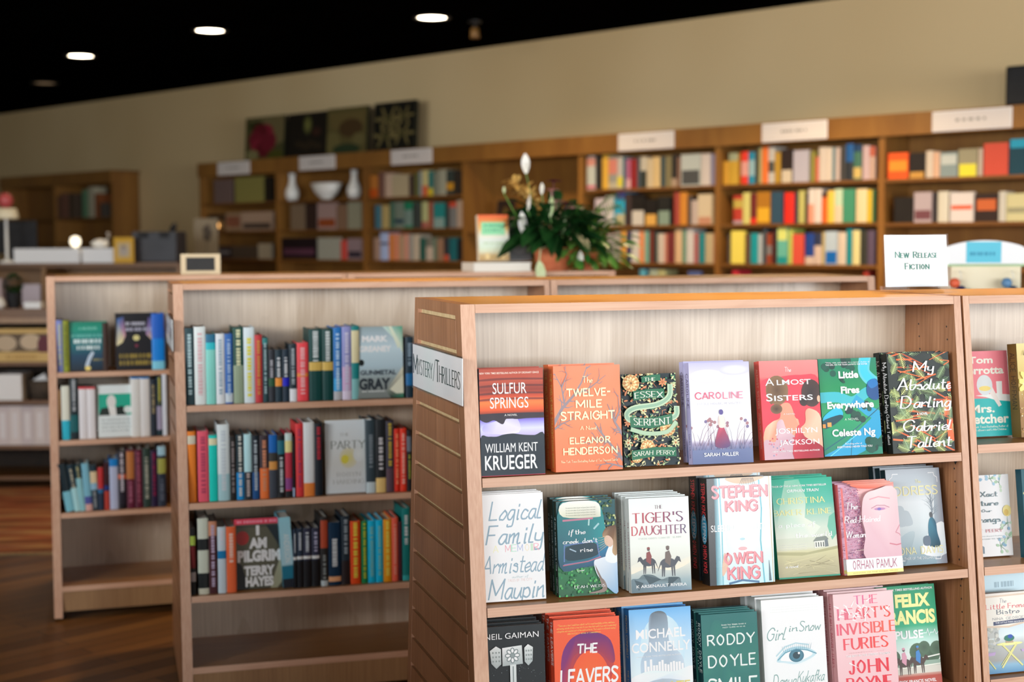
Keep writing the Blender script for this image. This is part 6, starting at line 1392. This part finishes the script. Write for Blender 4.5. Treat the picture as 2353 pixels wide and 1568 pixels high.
def f4(a): a.r(0, 0, 1, 1, '#0e0e08'); [flower(a, x, y, s_, 6, '#5c5230', '#3c381c', x * 3) for x, y, s_ in ((.35, .66, .34), (.72, .7, .26), (.3, .3, .34), (.7, .34, .32), (.5, .5, .24))]
canvas(.66, .61, .405, 'canvas with a dark pink flower on top of the wall bookcase', f1); canvas(1.325, .575, .40, 'darkest canvas, second from left on top of the wall bookcase', f2)
canvas(1.91, .55, .41, 'dull olive canvas next to the darkest one on the wall bookcase', f3); canvas(2.555, .53, .415, 'black canvas with cream lilies, rightmost on the wall bookcase', f4)
o = thing('loudspeaker', 'black loudspeaker on the wall bookcase at the right edge', 'speaker', WALL.pt(8.27, .06, WT + .0008), (0, 0, WYAW))
mb = MB(); mb.box(0, .2, 0, .17, 0, .235); mb.build('cabinet', 'black_plastic', o, bevel=.012); mb = MB(); mb.box(.015, .185, -.006, -.0005, .015, .22); mb.build('grille', 'trim_black', o, bevel=.004)
def vase(a, label):
    o = thing('vase', label, 'vase', WALL.pt(a, .12, WT - wfr[0] + .0006), (0, 0, WYAW), 'white vases on the wall bookcase'); mb = MB(); mb.lathe([(0, .004), (.045, 0), (.066, .05), (.062, .1), (.036, .15), (.026, .2), (.034, .255), (.028, .255), (.02, .2), (.03, .15), (.05, .1), (0, .03)], 24); mb.build('body', 'porcelain', o, smooth=True)
vase(1.335, 'slim white bottle vase left of the bowl in the wall bookcase'); vase(2.235, 'slim white bottle vase right of the bowl in the wall bookcase')
o = thing('bowl', 'wide pale bowl between two white vases in the wall bookcase', 'bowl', WALL.pt(1.83, .13, WT - wfr[0] + .0006), (0, 0, WYAW)); mb = MB(); mb.lathe([(0, .01), (.06, 0), (.065, .012), (.13, .06), (.185, .15), (.178, .15), (.12, .062), (0, .025)], 28, sy=.62); mb.build('body', 'porcelain', o, smooth=True)
o = thing('framed_picture', 'small dark framed picture leaning in the empty bay behind the plant', 'picture', WALL.pt(3.97, .14, WT - .70 + .002), (-.12, 0, WYAW))
mb = MB(); w_, h_ = .19, .25
for q in ((0, w_, 0, .02), (0, w_, h_ - .02, h_), (0, .02, .0201, h_ - .0201), (w_ - .02, w_, .0201, h_ - .0201)): mb.box(q[0], q[1], 0, .015, q[2], q[3])
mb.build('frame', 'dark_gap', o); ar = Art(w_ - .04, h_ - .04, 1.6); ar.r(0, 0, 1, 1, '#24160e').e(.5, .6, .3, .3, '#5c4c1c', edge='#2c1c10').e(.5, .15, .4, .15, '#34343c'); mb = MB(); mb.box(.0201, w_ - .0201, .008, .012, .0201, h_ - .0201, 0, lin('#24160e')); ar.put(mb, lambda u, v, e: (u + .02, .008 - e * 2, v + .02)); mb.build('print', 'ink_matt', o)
o = thing('tea_light', 'small glowing amber light on the second shelf of the leftmost wall bay', 'candle', WALL.pt(.25, .012, WT - wfr[1] + .0006)); glow('amber_glow', (1.0, .5, .15), 4.0); mottled('amber_glass', lin('#7a4a1c'), lin('#8c5a28'), .2, (9, 9, 9))
mb = MB(); mb.lathe([(0, 0), (.03, 0), (.034, .02), (.03, .02), (0, .012)], 16); mb.build('holder', 'amber_glass', o); mb = MB(); mb.lathe([(0, .0125), (.024, .03), (.03, .055), (.02, .08), (0, .09)], 14); mb.build('flame_glass', 'amber_glow', o, smooth=True)

# ---------------------------------------------------------------- toy display behind the front bookcase
o = thing('display_stand', 'cream cardboard display with an arched white header and a blue label, behind the tabletop sign', 'display stand', (1.86, 5.6, 0), (0, 0, -.06))
mb = MB(); mb.box(-.13, .14, .0, .18, 0, 1.40); mb.build('body', 'cream_board', o)
n = 18; pts = [(-.155, 1.405)] + [(-.155 + .31 * k / n, 1.468 + .03 * math.sin(math.pi * k / n) ** .7) for k in range(n + 1)] + [(.155, 1.405)]
mb = MB(); mb.face([(x, -.004, z) for x, z in pts]); mb.face([(x, .002, z) for x, z in pts[::-1]])
for (x0, z0), (x1, z1) in zip(pts, pts[1:] + pts[:1]): mb.face([(x1, -.004, z1), (x0, -.004, z0), (x0, .002, z0), (x1, .002, z1)])
mb.build('header', 'card_white', o)
mb = MB(); c = lin('#5cc0d8'); ar = Art(.135, .082, 1); ar.r(0, 0, 1, 1, '#63c6dd'); ar.bars(.1, .34, .86, .52, '#3c94b4', seed=2); mb.box(-.073, .062, -.0052, -.0042, 1.41, 1.492, 0, c); ar.put(mb, lambda u, v, e: (u - .073, -.0052 - e, v + 1.41)); mb.build('label', 'ink_matt', o)
mottled('strip_green', lin('#9cbc8c'), lin('#accc9c'), .6, (9, 9, 9)); mb = MB(); mb.box(-.155, .155, -.008, -.0002, 1.396, 1.404); mb.build('shelf_strip', 'strip_green', o)
for i, (x, cols) in enumerate(((-.1, ('#e4603c', '#2c2450', '#98ccd8')), (.1, ('#5c88b0', '#24405c', '#7ca8c8')))):
    q = thing('toy', ['small red, navy and pale blue hanging toy on the cream display', 'small blue hanging toy on the cream display'][i], 'toy', (1.86 + x, 5.585 - x * .06, 1.30), (0, 0, 0), 'toys hanging on the cream display'); mottled(f'toy_{cols[0]}', lin(cols[0]), lin(cols[0], 1.2), .4, (9, 9, 9))
    for j, cc in enumerate(cols):
        if j: mottled(f'toy_{cc}', lin(cc), lin(cc, 1.2), .4, (9, 9, 9))
        mb = MB(); mb.lathe([(0, -.02), (.016, -.012), (.022, .002), (.014, .018), (0, .022)], 12, cx=(j - 1) * .026, cy=-.02); 
        mb.v = [(a, b, z + (.03, 0, -.012)[j]) for a, b, z in mb.v]; mb.build(('head', 'body', 'wing')[j], f'toy_{cc}', q, smooth=True)
    mb = MB(); mb.tube([(0, -.02, .045), (0, -.012, .07), (0, .004, .078)], .002, 6); mb.build('hook', 'porcelain', q)

# ---------------------------------------------------------------- far left: low unit, counter, rug
LOW = Frame(-3.75, 8.98, -.30)
LOW = Frame(-3.9, 8.62, .0)
o = thing('shelf_unit', 'low dark wooden shelf unit with white folders at the left edge', 'shelf', LOW.pt(0, 0)); L = 1.75; D_ = .42
mb = MB(); mb.box(0, L, -.03, D_, 1.05, 1.104); mb.build('top_board', ['wall_wood_x'], o); mb = MB(); mb.box(0, L, -.012, .01, 1.016, 1.0495); mb.build('apron', ['kick_z'], o)
for x in (0, L - .03): mb = MB(); mb.box(x, x + .03, .0105, D_, 0, 1.0495); mb.build('upright', ['wall_wood'], o)
mb = MB(); mb.box(.0305, L - .0305, D_ - .02, D_, .06, 1.049); mb.build('back_panel', ['dark_gap'], o)
for z in (.78, .543, .268, .078):
    for x in (.0305,): mb = MB(); mb.box(x, L - .0305, -.01, D_ - .021, z - .022, z); mb.build('shelf', ['wall_wood_x'], o)
def lo(x, y, z): return LOW.pt(x, y, z)
K = 1.2
o = thing('gift_box', 'cream box with two round pictures at the left edge under the board', 'box', lo(.66 - .0, .02, .7806)); o.location = lo(.755, .01, .7806)
ar = Art(.33, .2, K); ar.r(0, 0, 1, 1, '#c8a868'); ar.r(.0, .3, 1, .86, '#5c4c38'); ar.e(.2, .56, .2, .24, '#b8a488').e(.66, .6, .2, .24, '#c0ac90').e(.9, .5, .12, .3, '#5c2430'); ar.r(0, 0, 1, .28, '#c8a868'); ar.bars(.2, .08, .8, .2, '#b08c50')
mb = MB(); mb.box(0, .33, 0, .2, 0, .2, 0, lin('#c8a868', K)); ar.put(mb, lambda u, v, e: (u, -e, v)); mb.build('carton', 'ink_matt', o)
o = tag(None or (lambda: (lambda m: (m.box(0, .15, 0, .2, 0, .16), m.build('white_box', 'card_white'))[1])(MB()))(), 'plain white box above the white folders at the left edge', 'box'); o.location = lo(.76, .01, .5436)
mottled('wicker', lin('#3c342c'), lin('#54483c'), .8, (90, 90, 40), bump=.5)
o = thing('basket', 'dark round basket next to the plain white box at the left edge', 'basket', lo(1.01, .1, .5436)); mb = MB(); mb.lathe([(0, 0), (.07, 0), (.085, .12), (.08, .12), (.066, .01), (0, .008)], 20); mb.build('body', 'wicker', o, smooth=True)
mb = MB(); mb.hexa([(-.02, -.03, .05), (.05, -.03, .09), (.05, .0, .09), (-.02, 0, .05), (-.05, -.03, .12), (.02, -.03, .16), (.02, 0, .16), (-.05, 0, .12)]); q = tag(mb.build('parcel', 'card_white'), 'small pale parcel sticking out of the dark basket', 'parcel'); q.location = lo(1.01, .1, .5436)
for i in range(8):
    mb = MB(); w_ = .074; mb.box(0, w_, 0, .2, 0, .24, 0, lin(('#d8cccc', '#e0d6d4', '#d2c8ca', '#dad0ce')[i % 4], 1.0)); mb.box(.02, .054, -.0006, 0, .04, .2, 0, lin('#e6e2e4', 1.0)); q = tag(mb.build('folder', 'ink_matt'), 'white upright folder in the row at the left edge', 'folder', 'identical white folders on the low shelf'); q.location = lo(.75 + i * .0755, .012, .2686)
for q in [x for x in COL.objects if x.name.startswith('folder')]: pass
# on the low unit
o = thing('potted_topiary', 'round dark topiary in a black tapered pot at the left edge', 'plant', lo(.845, .1, 1.1046)); mb = MB(); mb.lathe([(0, 0), (.034, 0), (.05, .095), (.044, .095), (.042, .085), (0, .085)], 18); mb.build('pot', 'black_plastic', o)
mb = MB(); r = random.Random(2)
mb.tube([(0, 0, .08), (0, 0, .12)], .008, 6)
for i in range(260): t, u = r.uniform(0, 6.283), r.uniform(-1, 1); q = math.sqrt(1 - u * u); d = Vector((q * math.cos(t), q * math.sin(t), u)); leaf(mb, Vector((0, 0, .15)) + d * .045, d, .025, .014, .1, 0, 0, 2)
mb.build('foliage', 'leaf_dark', o)
o = tag((lambda m: (m.lathe([(0, 0), (.04, 0), (.05, .03), (.03, .065), (.015, .07), (0, .07)], 18), m.build('white_jar', 'porcelain', smooth=True))[1])(MB()), 'small round white jar left of the topiary', 'jar'); o.location = lo(.775, .02, 1.1046)
for k in range(3):
    mb = MB(); mb.box(0, .1, 0, .09, 0, .012); q = tag(mb.build('notepad', 'card_white'), ['lowest', 'middle', 'topmost'][k] + ' white notepad of the small stack right of the topiary', 'notepad', 'notepads beside the topiary'); q.location = lo(.93, .03, 1.1046 + k * .0126)
# counter behind
CT = Frame(-4.6, 10.75, -.05)
o = thing('counter', 'dark wooden sales counter with an open front shelf behind the leftmost bookcase', 'counter', CT.pt(0, 0)); L = 2.1
mb = MB(); mb.box(0, L, -.03, .5, 1.315, 1.35); mb.build('countertop', ['wall_wood_x'], o); mb = MB(); mb.box(0, L, .47, .5, 0, 1.3145); mb.build('back_panel', ['wall_wood'], o)
for x in (0, L * .5, L - .03): mb = MB(); mb.box(x, x + .03, 0, .4695, 0, 1.3145); mb.build('upright', ['wall_wood'], o)
for z in (1.02, .7, .35):
    for x in (.0305, L * .5 + .0305): mb = MB(); mb.box(x, x + L * .5 - .061 - (0 if x > .5 else -.03), 0, .469, z - .022, z); mb.build('shelf', ['wall_wood_x'], o)
ct = lambda x, y: CT.pt(x, y, 1.3506)
def put(name, label, cat, x, y, rz=0, g=None): return thing(name, label, cat, ct(x, y), (0, 0, CT.yaw + rz), g)
o = put('computer_monitor', 'dark monitor at the left end of the counter behind a white box', 'monitor', .72, .3); mb = MB(); mb.box(-.2, .2, 0, .03, .07, .325); mb.build('screen', 'black_plastic', o, bevel=.006); mb = MB(); mb.box(-.03, .03, .0305, .05, .01, .2); mb.build('stand', 'black_plastic', o); mb = MB(); mb.box(-.1, .1, -.03, .09, 0, .0095); mb.build('base', 'black_plastic', o)
o = tag((lambda m: (m.box(0, .5, 0, .18, 0, .108), m.build('long_white_box', 'card_white'))[1])(MB()), 'long white box on the counter below the dark monitor', 'box'); o.location = ct(.86, .0); o.rotation_euler.z = CT.yaw
o = tag((lambda m: (m.box(0, .24, 0, .2, 0, .11), m.build('shorter_white_box', 'card_white'))[1])(MB()), 'shorter greyish white box beside the yellow frame', 'box'); o.location = ct(1.375, .02); o.rotation_euler.z = CT.yaw
o = thing('table_lamp', 'small glowing white globe lamp on the long white box', 'lamp', CT.pt(1.34, -.02, 1.4592)); o.location = CT.pt(1.3, .09, 1.4592); mb = MB(); mb.lathe([(0, 0), (.022, 0), (.018, .012), (0, .012)], 14); mb.build('base', 'porcelain', o); glow('bulb_glow', (1.0, .9, .7), 1.4); mb = MB(); mb.lathe([(0, .0125), (.03, .02), (.04, .05), (.032, .082), (0, .095)], 18); mb.build('globe', 'bulb_glow', o, smooth=True)
o = thing('ornament', 'white bird-shaped ornament on the greyish box left of the yellow frame', 'ornament', CT.pt(1.48, .12, 1.4612), (0, 0, .3)); mb = MB(); mb.lathe([(0, 0), (.035, .01), (.05, .035), (.03, .06), (0, .07)], 16, sx=1.4, sy=.8); mb.build('body', 'porcelain', o, smooth=True); mb = MB(); mb.tube([(.04, 0, .05), (.065, 0, .085), (.05, 0, .115), (.075, 0, .11)], [.016, .012, .013, .004], 10); mb.build('neck_and_head', 'porcelain', o, smooth=True)
o = put('yellow_frame', 'small yellow framed card on the counter beside the dark grey box', 'frame', 1.63, -.02); w_, h_ = .15, .19; ar = Art(w_, h_, 1.1); ar.r(0, 0, 1, 1, '#d0a02c').r(.18, .2, .84, .8, '#c4ac80').e(.5, .48, .22, .2, '#b0a498').e(.5, .62, .1, .08, '#8c7c70')
mb = MB(); mb.box(0, w_, 0, .014, 0, h_, 0, lin('#d0a02c', 1.1)); ar.put(mb, lambda u, v, e: (u, -e * 2, v)); mb.build('panel', 'ink_matt', o); mb = MB(); mb.hexa([(.06, .0145, .1), (.09, .0145, .1), (.09, .018, .1), (.06, .018, .1), (.06, .0145, .12), (.09, .0145, .12), (.09, .018, .12), (.06, .018, .12)]); mb.build('strut', 'charcoal', o)
o = put('printer', 'dark grey box-shaped printer at the right end of the counter', 'printer', 1.72, .12); mb = MB(); mb.box(0, .345, 0, .28, 0, .235); mb.build('body', 'charcoal', o, bevel=.01); mb = MB(); mb.box(.05, .13, -.006, -.0005, .185, .225); mb.build('latch', 'black_plastic', o); mb = MB(); mb.box(.22, .29, -.006, -.0005, .185, .225); mb.build('latch', 'black_plastic', o); mb = MB(); mb.tube([(.28, .1, .235), (.3, .1, .27), (.31, .1, .3)], [.02, .024, .01], 10); mb.build('handle', 'black_plastic', o, smooth=True)
o = thing('desk_lamp', 'lamp with a cream shade and a red ball on top at the left edge', 'lamp', CT.pt(.43, .22, 1.3506)); o.location = CT.pt(.8, .02, 1.3506); mb = MB(); mb.lathe([(0, 0), (.06, 0), (.055, .015), (.012, .03), (.01, .33), (0, .33)], 18); mb.build('base', 'porcelain', o); mb = MB(); mb.lathe([(.09, .335), (.09, .36), (.075, .41), (.07, .41), (.085, .355), (.085, .335)], 24); mb.build('lamp_shade', 'cream_board', o, smooth=True); mottled('red_gloss', lin('#b84a4c'), lin('#c85a58'), .35, (9, 9, 9)); mb = MB(); mb.lathe([(0, .405), (.04, .425), (.058, .47), (.04, .515), (0, .53)], 20); mb.build('finial_ball', 'red_gloss', o, smooth=True)
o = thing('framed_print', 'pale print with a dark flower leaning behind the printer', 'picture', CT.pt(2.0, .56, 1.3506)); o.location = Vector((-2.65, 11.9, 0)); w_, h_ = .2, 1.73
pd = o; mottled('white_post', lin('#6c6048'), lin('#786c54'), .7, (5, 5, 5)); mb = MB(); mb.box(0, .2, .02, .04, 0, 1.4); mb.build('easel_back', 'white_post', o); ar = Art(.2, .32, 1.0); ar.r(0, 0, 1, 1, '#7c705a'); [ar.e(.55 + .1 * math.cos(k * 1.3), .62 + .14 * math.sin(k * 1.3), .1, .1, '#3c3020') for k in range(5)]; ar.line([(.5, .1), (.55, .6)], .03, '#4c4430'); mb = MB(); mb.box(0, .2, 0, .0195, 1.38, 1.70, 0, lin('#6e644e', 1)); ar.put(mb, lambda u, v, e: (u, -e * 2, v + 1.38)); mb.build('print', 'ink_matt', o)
o = thing('picture_cube', 'cream cube frame with a black face behind the leftmost bookcase', 'frame', C.pt(.545, .2, HT + .0006), (0, 0, C.yaw - .12)); mb = MB(); w_ = .165; h_ = .085
mottled('cube_cream', lin('#cdbb98'), lin('#dccba8'), .5, (6, 6, 6)); mottled('cube_mint', lin('#a8b8a8'), lin('#b8c8b8'), .5, (6, 6, 6))
for q in ((0, w_, 0, .014), (0, w_, h_ - .014, h_), (0, .022, .0142, h_ - .0142), (w_ - .022, w_, .0142, h_ - .0142)): mb.box(q[0], q[1], 0, .012, q[2], q[3])
mb.build('front_frame', 'cube_cream', o); mb = MB(); mb.box(0, w_, .0122, .1, 0, h_); mb.build('box', 'cube_mint', o); mb = MB(); mb.box(.0225, w_ - .0225, .004, .0119, .0145, h_ - .0145); mb.build('screen', 'trim_black', o)
# books on the counter shelf and behind the topiary
CB = '''300 40 200 #b46a6c
350 60 180 #3c6c7c
420 50 210 #7c3c3c
480 45 190 #c8b0b0
540 80 150 #c0a8b8
640 40 200 #4c3c6c
690 50 210 #c8b4b4
900 140 170 #c0b4bc
1095 140 150 #a8a4b0 F
1290 140 150 #b84a4c F
1450 200 160 #a89c70 F'''
spine_row(CT, CB, 1.0206, .03, 'counter front shelf', 'books on the front shelf of the counter', 1.1, parts=False)
# rug
def rug_mat():
    m, n, L, b = nm('rug_kilim', (.3, .1, .05), .95, .1); tc = n.new('ShaderNodeTexCoord'); mp = n.new('ShaderNodeMapping'); mp.inputs['Scale'].default_value = (.7, 5.5, 1); no = n.new('ShaderNodeTexNoise'); no.inputs['Scale'].default_value = 1.6; no.inputs['Detail'].default_value = 6; cr = n.new('ShaderNodeValToRGB'); e = cr.color_ramp.elements
    e[0].position = .3; e[0].color = (*lin('#3c4a3c'), 1); e[1].position = .75; e[1].color = (*lin('#b09060'), 1)
    for p_2, c in ((.42, '#7c4a34'), (.5, '#9c5c40'), (.56, '#a88458'), (.64, '#7c4440')): q = e.new(p_2); q.color = (*lin(c), 1)
    L.new(tc.outputs['Object'], mp.inputs[0]); L.new(mp.outputs[0], no.inputs['Vector']); L.new(no.outputs[0], cr.inputs[0]); L.new(cr.outputs[0], b.inputs['Base Color'])
rug_mat(); o = thing('rug', 'faded orange striped rug on the dark floor left of the bookcases', 'rug', (-3.4, 7.7, .0005), (0, 0, .09)); mb = MB(); mb.box(-1.4, 1.4, -.98, .9, 0, .008); mb.build('pile', 'rug_kilim', o); mottled('fringe', lin('#8c7c5c'), lin('#a89870'), .9, (60, 60, 60))
mb = MB()
for k in range(140): x = -1.4 + .02 * k; mb.box(x, x + .012, -1.02, -.9805, 0, .004)
mb.build('fringe', 'fringe', o)['kind'] = 'stuff'
